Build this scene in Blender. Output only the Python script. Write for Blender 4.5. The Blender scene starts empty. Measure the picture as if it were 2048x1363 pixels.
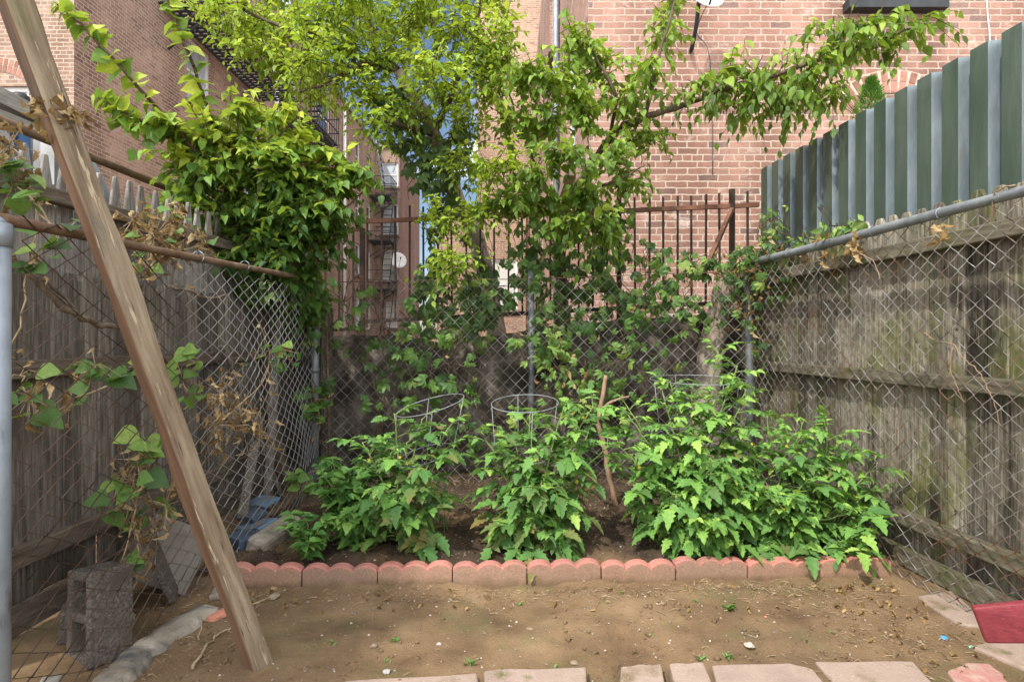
import bpy, bmesh, math, random
import numpy as np
from mathutils import Vector, Matrix, Euler
rng = np.random.default_rng(11)
random.seed(5)
scene = bpy.context.scene
COL = scene.collection
FPX, CX, HY, CH = 1137.8, 1024.0, 672.0, 1.05     # focal length in photo pixels, principal column, horizon row, eye height (m)
ZUP = np.array([0., 0., 1.])
def at(px, py, Y):                                 # photo pixel at a surveyed distance -> world point
    return np.array([(px-CX)/FPX*Y, Y, CH+(HY-py)/FPX*Y])
def gnd(px, py, z=0.0):
    return at(px, py, FPX*(CH-z)/(py-HY))
def nrm(v):
    v = np.asarray(v, float)
    return v/np.maximum(np.linalg.norm(v, axis=-1, keepdims=True), 1e-9)
# ------------------------------------------------------------------ mesh builder
class MB:
    def __init__(s): s.V=[]; s.L=[]; s.N=[]; s.T=[]; s.M=[]; s.S=[]; s.n=0
    def add(s, v, f, tint=0.5, mat=0, smooth=False):
        v=np.asarray(v,float).reshape(-1,3)
        if isinstance(f,np.ndarray):
            s.L.append((f+s.n).ravel()); cnt=np.full(len(f), f.shape[1])
        else:
            s.L.append(np.array([i for q in f for i in q])+s.n); cnt=np.array([len(q) for q in f])
        s.N.append(cnt); s.M.append(np.full(len(cnt),mat)); s.S.append(np.full(len(cnt),smooth))
        s.V.append(v); s.T.append(np.broadcast_to(np.asarray(tint,float),(len(v),)) if np.ndim(tint)<2 else tint.ravel())
        s.n+=len(v)
    def box(s, c, size, tint=0.5, R=None, mat=0):
        x,y,z=np.array(size)/2
        v=np.array([[-x,-y,-z],[x,-y,-z],[x,y,-z],[-x,y,-z],[-x,-y,z],[x,-y,z],[x,y,z],[-x,y,z]])
        if R is not None: v=v@np.asarray(R).T
        s.add(v+np.asarray(c), np.array([[0,3,2,1],[4,5,6,7],[0,1,5,4],[1,2,6,5],[2,3,7,6],[3,0,4,7]]), tint, mat)
    def beam(s, a, b, w, h, tint=0.5, up=ZUP):      # bar of section w x h from a to b
        a=np.asarray(a,float); b=np.asarray(b,float); d=nrm(b-a)
        sd=nrm(np.cross(d,up)); u=np.cross(sd,d)
        R=np.stack([sd,d,u],1); s.box((a+b)/2,(w,np.linalg.norm(b-a),h),tint,R)
    def tubes(s, P, R, sides=6, tint=0.5, cap=True):
        P=np.asarray(P,float)
        if P.ndim==2: P=P[None]
        S,m,_=P.shape
        R=np.broadcast_to(np.asarray(R,float),(S,m)) if np.ndim(R)!=1 or len(np.atleast_1d(R))==m else np.broadcast_to(np.asarray(R)[:,None],(S,m))
        T=np.zeros_like(P); T[:,1:-1]=P[:,2:]-P[:,:-2]; T[:,0]=P[:,1]-P[:,0]; T[:,-1]=P[:,-1]-P[:,-2]; T=nrm(T)
        ref=np.where(np.abs(T[:,:1,2:3])>0.9, np.array([1.,0,0]), ZUP)*np.ones((S,m,1))
        A=nrm(np.cross(T,ref)); B=np.cross(T,A)
        an=np.arange(sides)/sides*2*math.pi
        V=P[:,:,None]+R[:,:,None,None]*(A[:,:,None]*np.cos(an)[:,None]+B[:,:,None]*np.sin(an)[:,None])
        idx=np.arange(S*m*sides).reshape(S,m,sides); nx=np.roll(idx,-1,2)
        F=np.stack([idx[:,:-1],nx[:,:-1],nx[:,1:],idx[:,1:]],-1).reshape(-1,4)
        tn=np.asarray(tint,float)
        tv=np.broadcast_to(tn,(S*m*sides,)) if tn.ndim==0 else np.repeat(tn,m*sides)
        s.add(V.reshape(-1,3),F,tv,0,True)
        if cap and sides>3 and S<40:
            b=s.n-S*m*sides
            for k in range(S):
                s.L.append(idx[k,0][::-1]+b); s.L.append(idx[k,-1]+b); s.N.append(np.array([sides,sides])); s.M.append(np.array([0,0])); s.S.append(np.array([False,False]))
    def inst(s, tpl, O, D, Nn, L, W, tint):           # leaf template instanced along direction D with normal Nn
        tv,tf=tpl; D=nrm(D); Nn=Nn-D*np.sum(D*Nn,-1,keepdims=True); Nn=nrm(Nn); B=np.cross(Nn,D)
        n=len(O); L=np.broadcast_to(L,(n,)); W=np.broadcast_to(W,(n,))
        V=O[:,None]+D[:,None]*(tv[None,:,0:1]*L[:,None,None])+B[:,None]*(tv[None,:,1:2]*(L*W)[:,None,None])+Nn[:,None]*(tv[None,:,2:3]*L[:,None,None])
        k=len(tv); off=(np.arange(n)*k)
        tt=np.repeat(np.broadcast_to(tint,(n,)),k)
        base=s.n
        s.V.append(V.reshape(-1,3)); s.T.append(tt); s.n+=n*k
        for fc in tf:                                  # fc: ndarray (q,3|4)
            f=(fc[None]+off[:,None,None]+base).reshape(-1,fc.shape[1])
            s.L.append(f.ravel()); s.N.append(np.full(len(f),fc.shape[1])); s.M.append(np.zeros(len(f),int)); s.S.append(np.ones(len(f),bool))
    def build(s, name, mats, parent=None, origin=None):
        me=bpy.data.meshes.new(name)
        if origin is None: origin = np.array(parent.location) if parent is not None else np.zeros(3)
        V=np.concatenate(s.V)-origin; L=np.concatenate(s.L); N=np.concatenate(s.N)
        me.vertices.add(len(V)); me.vertices.foreach_set('co',V.astype(np.float32).ravel())
        me.loops.add(len(L)); me.loops.foreach_set('vertex_index',L.astype(np.int32))
        me.polygons.add(len(N)); st=np.concatenate([[0],np.cumsum(N)[:-1]])
        me.polygons.foreach_set('loop_start',st.astype(np.int32))
        me.polygons.foreach_set('material_index',np.concatenate(s.M).astype(np.int32))
        me.polygons.foreach_set('use_smooth',np.concatenate(s.S).astype(bool))
        at_=me.attributes.new('tint','FLOAT','POINT'); at_.data.foreach_set('value',np.concatenate(s.T).astype(np.float32))
        me.update(calc_edges=True); me.validate()
        for m in (mats if isinstance(mats,(list,tuple)) else [mats]): me.materials.append(m)
        o=bpy.data.objects.new(name,me); COL.objects.link(o)
        if parent is not None: o.parent=parent
        else: o.location=origin
        return o
def tag(o, label=None, cat=None, group=None, kind=None):
    if label: o['label']=label
    if cat: o['category']=cat
    if group: o['group']=group
    if kind: o['kind']=kind
    return o
def thing(name, label, cat, loc=(0,0,0), group=None):
    o=bpy.data.objects.new(name,None); COL.objects.link(o); o.location=tuple(float(c) for c in loc); o.empty_display_size=.1
    return tag(o,label,cat,group)
def bevel(o, w, seg=2, ang=35):
    m=o.modifiers.new('bevel','BEVEL'); m.width=w; m.segments=seg; m.limit_method='ANGLE'; m.angle_limit=math.radians(ang); return o
# ------------------------------------------------------------------ value noise for geometry
_tab=np.random.default_rng(3).random((64,64,64))
def vnoise(p, sc=1.0):
    p=np.asarray(p,float)*sc; i=np.floor(p).astype(int); f=p-i; f=f*f*(3-2*f); r=0
    for dx in (0,1):
        for dy in (0,1):
            for dz in (0,1):
                w=(f[...,0] if dx else 1-f[...,0])*(f[...,1] if dy else 1-f[...,1])*(f[...,2] if dz else 1-f[...,2])
                r=r+w*_tab[(i[...,0]+dx)%64,(i[...,1]+dy)%64,(i[...,2]+dz)%64]
    return r-0.5
def fbm(p, sc=1.0, o=4):
    return sum(vnoise(np.asarray(p)+7.3*k, sc*2**k)*0.5**k for k in range(o))
# ------------------------------------------------------------------ materials
def newmat(name):
    m=bpy.data.materials.new(name); m.use_nodes=True; nt=m.node_tree
    return m, nt, nt.nodes['Principled BSDF'], nt.nodes['Material Output']
def N(nt, t, **kw):
    n=nt.nodes.new(t)
    for k,v in kw.items():
        if k in n.inputs: n.inputs[k].default_value=v
        else: setattr(n,k,v)
    return n
def ramp(nt, stops):
    r=nt.nodes.new('ShaderNodeValToRGB'); e=r.color_ramp.elements
    while len(e)<len(stops): e.new(0.5)
    for el,(p,c) in zip(e,stops): el.position=p; el.color=(*c,1) if len(c)==3 else c
    return r
def mixc(nt, a, b, fac, mode='MIX'):
    m=nt.nodes.new('ShaderNodeMix'); m.data_type='RGBA'; m.blend_type=mode
    for sock,v in ((m.inputs[0],fac),(m.inputs[6],a),(m.inputs[7],b)):
        if hasattr(v,'links') or isinstance(v,bpy.types.NodeSocket): nt.links.new(v,sock)
        elif isinstance(v,(int,float)): sock.default_value=v
        else: sock.default_value=(*v,1)
    return m.outputs[2]
def noise(nt, scale, stretch=(1,1,1), detail=6, rough=.6, obj=False):
    if obj: co=nt.nodes.new('ShaderNodeTexCoord').outputs['Object']
    else: co=nt.nodes.new('ShaderNodeNewGeometry').outputs['Position']
    mp=nt.nodes.new('ShaderNodeMapping'); mp.inputs['Scale'].default_value=stretch; nt.links.new(co,mp.inputs[0])
    n=nt.nodes.new('ShaderNodeTexNoise'); n.inputs['Scale'].default_value=scale; n.inputs['Detail'].default_value=detail; n.inputs['Roughness'].default_value=rough
    nt.links.new(mp.outputs[0],n.inputs['Vector']); return n.outputs['Fac']
def surf(name, stops, scale=8, stretch=(1,1,1), rough=.85, bump=.3, bscale=None, bstretch=None, metal=0., spots=None, tintamt=.0, obj=False, detail=7, bdist=.01, spec=.3):
    m,nt,b,out=newmat(name)
    r=ramp(nt,stops); nt.links.new(noise(nt,scale,stretch,detail,obj=obj),r.inputs[0]); c=r.outputs[0]
    if spots:                                          # [(colour, scale, lo, hi, stretch)]
        for col,sc,lo,hi,st in spots:
            rr=ramp(nt,[(lo,(0,0,0)),(hi,(1,1,1))]); nt.links.new(noise(nt,sc,st,5,obj=obj),rr.inputs[0])
            c=mixc(nt,c,col,rr.outputs[0])
    if tintamt:
        a=N(nt,'ShaderNodeAttribute',attribute_name='tint')
        mr=N(nt,'ShaderNodeMapRange'); mr.inputs[3].default_value=1-tintamt; mr.inputs[4].default_value=1+tintamt; nt.links.new(a.outputs['Fac'],mr.inputs[0])
        c=mixc(nt,c,mr.outputs[0],1.0,'MULTIPLY')
    nt.links.new(c,b.inputs['Base Color']); b.inputs['Roughness'].default_value=rough; b.inputs['Metallic'].default_value=metal
    b.inputs['Specular IOR Level'].default_value=spec
    if bump:
        bp=nt.nodes.new('ShaderNodeBump'); bp.inputs['Strength'].default_value=bump; bp.inputs['Distance'].default_value=bdist
        nt.links.new(noise(nt,bscale or scale*3,bstretch or stretch,8,.7,obj=obj),bp.inputs['Height']); nt.links.new(bp.outputs[0],b.inputs['Normal'])
    return m
def leafmat(name, stops, trans=.35, tcol=(.25,.5,.03), rough=.5, spec=.35):
    m,nt,b,out=newmat(name)
    a=N(nt,'ShaderNodeAttribute',attribute_name='tint')
    n1=noise(nt,7,(1,1,1),3)
    ma=N(nt,'ShaderNodeMath',operation='MULTIPLY_ADD'); ma.inputs[1].default_value=.5; nt.links.new(n1,ma.inputs[0])
    sb=N(nt,'ShaderNodeMath',operation='SUBTRACT'); sb.inputs[1].default_value=.25; nt.links.new(a.outputs['Fac'],sb.inputs[0]); nt.links.new(sb.outputs[0],ma.inputs[2])
    r=ramp(nt,stops); nt.links.new(ma.outputs[0],r.inputs[0])
    n2=noise(nt,90,(1,1,1),3); r2=ramp(nt,[(.3,(.72,.72,.72)),(.7,(1.1,1.1,1.1))]); nt.links.new(n2,r2.inputs[0])
    c=mixc(nt,r.outputs[0],r2.outputs[0],1.0,'MULTIPLY')
    nt.links.new(c,b.inputs['Base Color']); b.inputs['Roughness'].default_value=rough; b.inputs['Specular IOR Level'].default_value=spec
    bp=nt.nodes.new('ShaderNodeBump'); bp.inputs['Strength'].default_value=.35; bp.inputs['Distance'].default_value=.004; nt.links.new(noise(nt,70,(1,1,1),3),bp.inputs['Height']); nt.links.new(bp.outputs[0],b.inputs['Normal'])
    t=N(nt,'ShaderNodeBsdfTranslucent'); nt.links.new(mixc(nt,c,tcol,.55),t.inputs[0])
    mx=N(nt,'ShaderNodeMixShader'); mx.inputs[0].default_value=trans
    nt.links.new(b.outputs[0],mx.inputs[1]); nt.links.new(t.outputs[0],mx.inputs[2]); nt.links.new(mx.outputs[0],out.inputs[0])
    return m
def brickmat(name, c1, c2, mortar, dirt=(.25,.2,.17), white=.0, bw=.213, rh=.0677):
    m,nt,b,out=newmat(name)
    g=nt.nodes.new('ShaderNodeNewGeometry'); sp=nt.nodes.new('ShaderNodeSeparateXYZ'); nt.links.new(g.outputs['Position'],sp.inputs[0])
    sn=nt.nodes.new('ShaderNodeSeparateXYZ'); nt.links.new(g.outputs['True Normal'],sn.inputs[0])
    ab=N(nt,'ShaderNodeMath',operation='ABSOLUTE'); nt.links.new(sn.outputs[0],ab.inputs[0])
    gt=N(nt,'ShaderNodeMath',operation='GREATER_THAN'); gt.inputs[1].default_value=.6; nt.links.new(ab.outputs[0],gt.inputs[0])
    mu=N(nt,'ShaderNodeMix'); nt.links.new(gt.outputs[0],mu.inputs[0]); nt.links.new(sp.outputs[0],mu.inputs[2]); nt.links.new(sp.outputs[1],mu.inputs[3])
    wob=noise(nt,11,(1,1,1),4); wv=N(nt,'ShaderNodeMath',operation='MULTIPLY_ADD'); wv.inputs[1].default_value=.022; nt.links.new(wob,wv.inputs[0]); nt.links.new(sp.outputs[2],wv.inputs[2])
    wob2=noise(nt,9,(1,1,1),4); wu=N(nt,'ShaderNodeMath',operation='MULTIPLY_ADD'); wu.inputs[1].default_value=.05; nt.links.new(wob2,wu.inputs[0]); nt.links.new(mu.outputs[0],wu.inputs[2])
    cb=nt.nodes.new('ShaderNodeCombineXYZ'); nt.links.new(wu.outputs[0],cb.inputs[0]); nt.links.new(wv.outputs[0],cb.inputs[1])
    bt=nt.nodes.new('ShaderNodeTexBrick'); nt.links.new(cb.outputs[0],bt.inputs['Vector'])
    bt.inputs['Scale'].default_value=1; bt.inputs['Brick Width'].default_value=bw; bt.inputs['Row Height'].default_value=rh
    bt.inputs['Mortar Size'].default_value=.0075; bt.inputs['Mortar Smooth'].default_value=.25; bt.inputs['Bias'].default_value=0
    bt.offset=.5; bt.squash=.5; bt.squash_frequency=6
    bt.inputs['Color1'].default_value=(0,0,0,1); bt.inputs['Color2'].default_value=(1,1,1,1); bt.inputs['Mortar'].default_value=(.5,.5,.5,1)
    r=ramp(nt,[(0,c2),(.18,c1),(.55,tuple(x*1.12 for x in c1)),(.82,tuple(x*.85 for x in c1)),(1,(c1[0]*1.2,c1[1]*1.25,c1[2]*1.2))]); nt.links.new(bt.outputs['Color'],r.inputs[0])
    n1=noise(nt,1.1,(1,1,1),6); r1=ramp(nt,[(.3,(.78,.76,.74)),(.7,(1.12,1.12,1.12))]); nt.links.new(n1,r1.inputs[0])
    c=mixc(nt,r.outputs[0],r1.outputs[0],1.0,'MULTIPLY')
    n3=noise(nt,35,(1,1,1.8),5); r3=ramp(nt,[(.3,(.8,.8,.8)),(.7,(1.15,1.15,1.15))]); nt.links.new(n3,r3.inputs[0]); c=mixc(nt,c,r3.outputs[0],1.0,'MULTIPLY')
    n5=noise(nt,.9,(1.6,1.6,.3),5); r5=ramp(nt,[(.36,(.68,.64,.62)),(.58,(1.05,1.05,1.05))]); nt.links.new(n5,r5.inputs[0]); c=mixc(nt,c,r5.outputs[0],1.0,'MULTIPLY')
    mo=mixc(nt,mortar,tuple(x*.7 for x in mortar),noise(nt,6,(1,1,1),5))
    c=mixc(nt,c,mo,bt.outputs['Fac'])
    if white:
        nw=noise(nt,3.1,(1,1,1.5),7,.7); rw=ramp(nt,[(.57,(0,0,0)),(.72,(white,)*3)]); nt.links.new(nw,rw.inputs[0]); c=mixc(nt,c,(.72,.62,.55),rw.outputs[0])
    nt.links.new(c,b.inputs['Base Color']); b.inputs['Roughness'].default_value=.9; b.inputs['Specular IOR Level'].default_value=.2
    inv=N(nt,'ShaderNodeMath',operation='MULTIPLY_ADD'); inv.inputs[1].default_value=-1; nt.links.new(bt.outputs['Fac'],inv.inputs[0]); nt.links.new(n3,inv.inputs[2])
    bp=nt.nodes.new('ShaderNodeBump'); bp.inputs['Strength'].default_value=.6; bp.inputs['Distance'].default_value=.008; nt.links.new(inv.outputs[0],bp.inputs['Height']); nt.links.new(bp.outputs[0],b.inputs['Normal'])
    return m
def glassmat(name, col=(.05,.06,.07)):
    return surf(name,[(.3,col),(.7,tuple(x*1.8 for x in col))],2,rough=.06,bump=0,spec=.8)
M={}
M['dirt']=surf('dirt_ground',[(.3,(.125,.075,.039)),(.48,(.21,.133,.072)),(.66,(.28,.186,.105)),(.8,(.35,.245,.146))],4,rough=.95,bump=1.0,bscale=110,bdist=.012,
   spots=[((.125,.115,.045),3.2,.52,.74,(1,1,1)),((.15,.095,.053),1.7,.52,.7,(1,1,1)),((.36,.28,.19),160,.66,.72,(1,1,1)),((.055,.035,.02),120,.68,.74,(1,1,1))],detail=9)
M['soil']=surf('bed_soil',[(.25,(.03,.019,.012)),(.5,(.062,.04,.026)),(.75,(.11,.074,.048))],7,rough=.95,bump=.9,bscale=70,bdist=.02,
   spots=[((.21,.15,.09),170,.63,.7,(1,1,1)),((.19,.12,.065),2.2,.5,.68,(1,1,1)),((.02,.013,.009),60,.6,.68,(1,1,1))],detail=9)
M['paver']=surf('pink_concrete',[(.3,(.26,.192,.155)),(.55,(.35,.262,.216)),(.8,(.31,.25,.21))],5,rough=.9,bump=.8,bscale=120,bdist=.006,
   spots=[((.17,.12,.07),5,.5,.66,(1,1,1)),((.13,.115,.05),9,.62,.74,(1,1,1)),((.5,.43,.37),200,.62,.68,(1,1,1)),((.1,.075,.055),150,.66,.72,(1,1,1))],tintamt=.12)
M['paver_red']=surf('stained_concrete',[(.4,(.36,.27,.22)),(.55,(.36,.16,.14)),(.7,(.42,.3,.25))],16,rough=.9,bump=.4,bscale=110,bdist=.004)
def edgemat():
    m,nt,b,out=newmat('dyed_concrete')
    a=N(nt,'ShaderNodeAttribute',attribute_name='tint')
    n=noise(nt,14,(1,1,1),5); ma=N(nt,'ShaderNodeMath',operation='MULTIPLY_ADD'); ma.inputs[1].default_value=.55; nt.links.new(n,ma.inputs[0]); nt.links.new(a.outputs['Fac'],ma.inputs[2])
    r=ramp(nt,[(.4,(.19,.125,.085)),(.8,(.245,.155,.11)),(.95,(.31,.135,.11)),(1.0,(.36,.15,.125))]); nt.links.new(ma.outputs[0],r.inputs[0])
    n2=noise(nt,130,(1,1,1),4); r2=ramp(nt,[(.3,(.75,.75,.75)),(.7,(1.2,1.2,1.2))]); nt.links.new(n2,r2.inputs[0])
    oi=nt.nodes.new('ShaderNodeObjectInfo'); r4=ramp(nt,[(0,(.95,.95,.95)),(1,(1.3,1.22,1.15))]); nt.links.new(oi.outputs['Random'],r4.inputs[0])
    cc=mixc(nt,mixc(nt,r.outputs[0],r2.outputs[0],1.,'MULTIPLY'),r4.outputs[0],1.,'MULTIPLY')
    g=nt.nodes.new('ShaderNodeNewGeometry'); sp=nt.nodes.new('ShaderNodeSeparateXYZ'); nt.links.new(g.outputs['Position'],sp.inputs[0]); n6=noise(nt,18,(1,1,1),5)
    m6=N(nt,'ShaderNodeMath',operation='MULTIPLY_ADD'); m6.inputs[1].default_value=.09; nt.links.new(n6,m6.inputs[0]); nt.links.new(sp.outputs[2],m6.inputs[2])
    r6=ramp(nt,[(.035,(1,1,1)),(.07,(0,0,0))]); nt.links.new(m6.outputs[0],r6.inputs[0])
    nt.links.new(mixc(nt,cc,(.15,.095,.052),r6.outputs[0]),b.inputs['Base Color']); b.inputs['Roughness'].default_value=.85
    bp=nt.nodes.new('ShaderNodeBump'); bp.inputs['Strength'].default_value=.5; bp.inputs['Distance'].default_value=.004; nt.links.new(n2,bp.inputs['Height']); nt.links.new(bp.outputs[0],b.inputs['Normal'])
    return m
M['edge']=edgemat()
M['wood_r']=surf('mossy_grey_wood',[(.28,(.06,.05,.038)),(.45,(.175,.15,.115)),(.58,(.265,.235,.185)),(.75,(.39,.355,.29))],7,(14,14,.8),bump=.8,bscale=9,bstretch=(26,26,.8),bdist=.008,tintamt=.42,
   spots=[((.13,.14,.04),2.6,.5,.66,(1,1.2,.7)),((.03,.026,.018),3.4,.54,.70,(1,1.6,.6)),((.40,.36,.28),10,.58,.72,(7,7,.5)),((.025,.02,.014),14,.62,.72,(6,6,.35)),((.035,.03,.02),38,.64,.7,(1,1,.6))])
M['rail_r']=surf('mossy_rail_wood',[(.3,(.08,.068,.045)),(.55,(.17,.148,.105)),(.75,(.25,.225,.17))],6,(12,1,12),bump=.7,bstretch=(18,1,18),spots=[((.095,.105,.035),5,.5,.68,(1,1,1)),((.04,.033,.02),6,.55,.72,(1,1,1))])
M['wood_l']=surf('weathered_brown_wood',[(.28,(.035,.029,.023)),(.47,(.11,.092,.076)),(.6,(.175,.152,.128)),(.78,(.29,.262,.23))],6,(15,15,.9),bump=.5,bscale=9,bstretch=(20,20,.8),bdist=.006,tintamt=.4,
   spots=[((.05,.037,.028),3,.52,.7,(1,1,.6))])
M['wood_l_top']=surf('silver_grey_wood',[(.28,(.09,.08,.07)),(.5,(.21,.19,.17)),(.72,(.34,.315,.285))],6,(18,18,1.4),bump=.9,bscale=9,bstretch=(22,22,1),bdist=.008,tintamt=.3,spots=[((.07,.06,.05),10,.55,.7,(1,1,.6)),((.5,.48,.45),12,.64,.72,(4,4,.8))])
M['rail_l']=surf('brown_rail_wood',[(.3,(.055,.041,.03)),(.55,(.125,.096,.071)),(.75,(.22,.18,.14))],6,(12,1,12),bump=.5,bstretch=(18,1,18))
M['lumber']=surf('old_lumber',[(.25,(.09,.062,.038)),(.42,(.185,.135,.088)),(.58,(.27,.21,.142)),(.78,(.38,.31,.22))],6,(9,9,.6),bump=.9,bscale=8,bstretch=(24,24,.7),bdist=.008,obj=True,
   spots=[((.46,.38,.26),11,.62,.66,(7,7,.7)),((.05,.034,.02),12,.62,.70,(9,9,.4)),((.035,.024,.015),30,.66,.69,(9,9,.22)),((.06,.038,.022),5,.68,.74,(3,3,1.2)),((.13,.125,.11),4,.55,.75,(2,2,.6)),((.085,.062,.035),2.6,.52,.7,(1,1,.35)),((.14,.15,.06),3.5,.58,.78,(1,1,.5))])
M['lumber_side']=surf('old_lumber_side',[(.2,(.075,.04,.022)),(.5,(.16,.088,.05)),(.8,(.27,.165,.095))],3,(10,10,.5),bump=.6,bscale=6,bstretch=(24,24,.6),obj=True,spots=[((.06,.05,.035),3,.5,.65,(1,1,.4))])
M['galv']=surf('galvanised_steel',[(.3,(.20,.235,.275)),(.7,(.31,.35,.395))],10,(1,1,1),rough=.5,bump=.15,metal=.35,spots=[((.16,.07,.035),4,.66,.71,(1,1,1)),((.14,.15,.165),14,.58,.7,(1,1,.3))])
M['galv_dull']=surf('dull_galvanised',[(.3,(.16,.17,.18)),(.7,(.30,.32,.34))],14,rough=.55,bump=.2,metal=.4,spots=[((.13,.06,.03),6,.62,.74,(1,1,1))])
M['galv_old']=surf('old_galvanised',[(.3,(.09,.10,.105)),(.7,(.17,.185,.19))],14,rough=.6,bump=.2,metal=.3,spots=[((.13,.07,.04),6,.6,.72,(1,1,1))])
M['rust']=surf('rusty_pipe',[(.3,(.10,.055,.032)),(.6,(.19,.12,.078)),(.8,(.25,.2,.16))],12,rough=.8,bump=.3,metal=.15)
M['wire_r']=surf('wire_rusting',[(.36,(.13,.085,.06)),(.5,(.24,.215,.195)),(.62,(.35,.345,.335))],14,rough=.5,bump=0,metal=.3,spots=[((.15,.065,.033),5,.52,.66,(1,1,1))])
M['wire_b']=surf('wire_dark',[(.4,(.22,.17,.14)),(.6,(.42,.40,.39))],5,rough=.5,bump=0,metal=.3)
def wirel():
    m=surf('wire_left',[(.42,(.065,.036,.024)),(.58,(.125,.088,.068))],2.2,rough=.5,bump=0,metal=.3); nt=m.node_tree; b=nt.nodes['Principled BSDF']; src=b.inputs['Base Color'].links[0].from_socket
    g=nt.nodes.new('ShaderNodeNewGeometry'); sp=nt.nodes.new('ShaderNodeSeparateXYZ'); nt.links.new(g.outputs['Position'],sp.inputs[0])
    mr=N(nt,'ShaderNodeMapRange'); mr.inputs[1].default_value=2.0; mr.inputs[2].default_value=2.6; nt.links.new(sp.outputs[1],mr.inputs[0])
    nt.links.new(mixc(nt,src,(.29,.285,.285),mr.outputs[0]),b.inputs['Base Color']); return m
M['wire_l']=wirel()
M['iron']=surf('rusted_black_iron',[(.35,(.028,.02,.018)),(.6,(.06,.035,.028)),(.8,(.13,.06,.04))],9,rough=.7,bump=.2,metal=.2)
M['iron_rail']=surf('rust_red_iron',[(.3,(.10,.05,.033)),(.6,(.2,.09,.055)),(.8,(.27,.13,.085))],8,rough=.75,bump=.2,metal=.1)
M['stone']=surf('rough_stone',[(.3,(.045,.038,.031)),(.5,(.13,.11,.09)),(.72,(.29,.25,.21))],9,rough=.95,bump=1.0,bscale=26,bdist=.03,spots=[((.03,.025,.02),3,.5,.68,(1,1,1)),((.30,.25,.21),9,.64,.76,(1,1,1))])
M['brick_r']=brickmat('brick_sunlit',(.345,.20,.158),(.20,.135,.12),(.50,.40,.325),white=.5)
M['brick_l']=brickmat('brick_left',(.35,.235,.18),(.23,.155,.12),(.52,.43,.36),white=.15)
M['brick_c']=brickmat('brick_centre',(.40,.26,.185),(.25,.15,.11),(.56,.45,.36))
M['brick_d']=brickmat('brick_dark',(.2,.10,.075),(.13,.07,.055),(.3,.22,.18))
M['archbrick']=surf('arch_brick',[(.3,(.27,.13,.1)),(.7,(.40,.2,.15))],14,rough=.9,bump=.4,tintamt=.3)
M['mortar']=surf('mortar',[(.3,(.42,.33,.26)),(.7,(.58,.47,.38))],14,rough=.95,bump=.3)
M['white']=surf('white_paint',[(.3,(.66,.66,.66)),(.7,(.8,.8,.8))],6,rough=.5,bump=.05)
M['glass']=glassmat('window_glass'); M['glass_l']=glassmat('pale_window_glass',(.3,.34,.38))
M['blind']=surf('pale_blind',[(.3,(.5,.5,.47)),(.7,(.62,.62,.58))],5,(1,1,20),rough=.8,bump=0)
M['sill']=surf('stone_sill',[(.3,(.17,.13,.11)),(.7,(.26,.21,.18))],9)
M['dark']=surf('dark_paint',[(.3,(.02,.022,.025)),(.7,(.045,.05,.055))],8,rough=.5,bump=.05)
M['metal_reflection']=surf('painted_foliage_reflection',[(.3,(.058,.086,.066)),(.5,(.085,.12,.093)),(.7,(.125,.155,.13))],2.2,(1,4,.7),rough=.36,bump=.25,bscale=9,bstretch=(1,5,.8),metal=.35,
   spots=[((.17,.13,.09),6,.66,.8,(3,3,.22)),((.17,.19,.185),1.3,.5,.72,(1,1,1.2)),((.32,.37,.35),30,.74,.78,(1,6,.6))])  # foliage reflection painted as green into the colour of the galvanised crests
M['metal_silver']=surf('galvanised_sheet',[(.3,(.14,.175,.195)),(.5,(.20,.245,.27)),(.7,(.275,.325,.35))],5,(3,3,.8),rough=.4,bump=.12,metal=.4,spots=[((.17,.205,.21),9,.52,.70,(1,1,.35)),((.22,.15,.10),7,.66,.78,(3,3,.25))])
M['maroon']=surf('maroon_paint',[(.3,(.15,.022,.03)),(.7,(.235,.04,.05))],9,(2,10,10),rough=.55,bump=.35,bscale=30,spots=[((.3,.12,.11),18,.70,.75,(1,6,6))])
M['block']=surf('cinder_grey',[(.3,(.05,.042,.036)),(.48,(.115,.098,.086)),(.66,(.20,.173,.15)),(.8,(.33,.30,.265))],110,rough=.95,bump=1,bscale=140,bdist=.012,spots=[((.10,.08,.062),7,.5,.66,(1,1,1))])
M['slab']=surf('pale_slab',[(.3,(.13,.112,.095)),(.7,(.21,.188,.162))],4,rough=.9,bump=.4,spots=[((.13,.1,.075),6,.55,.72,(1,1,1))])
M['conc']=surf('worn_concrete',[(.3,(.19,.155,.12)),(.5,(.33,.285,.23)),(.72,(.47,.42,.355))],7,rough=.95,bump=1.0,bscale=45,bdist=.015,spots=[((.085,.085,.09),4,.5,.6,(.6,1,1))])
M['blue']=surf('worn_blue_paint',[(.3,(.08,.155,.25)),(.7,(.14,.235,.34))],8,(1,4,4),rough=.7,bump=.3,spots=[((.2,.15,.11),14,.5,.6,(1,1,1))])
M['navy']=surf('dark_blue_plastic',[(.3,(.04,.06,.09)),(.7,(.08,.11,.15))],8,rough=.5)
M['tarp']=surf('grey_canvas',[(.3,(.12,.128,.14)),(.7,(.20,.21,.225))],3,(1,1,1),rough=.8,bump=.5,bscale=4,bdist=.03)
M['bluecloth']=surf('blue_cloth',[(.3,(.04,.09,.2)),(.7,(.08,.15,.29))],6,rough=.9,bump=.4)
M['greywood']=surf('grey_plank',[(.3,(.17,.155,.135)),(.7,(.33,.31,.28))],6,(12,1,12),bump=.4)
M['bark_pale']=surf('pale_bark',[(.25,(.13,.10,.075)),(.5,(.29,.24,.185)),(.78,(.45,.39,.31))],12,(2,2,.7),bump=.7,bscale=30,bdist=.012)
M['bark']=surf('brown_bark',[(.25,(.05,.035,.024)),(.5,(.12,.085,.058)),(.78,(.23,.17,.12))],14,(2,2,.6),bump=.8,bscale=34,bdist=.012)
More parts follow.
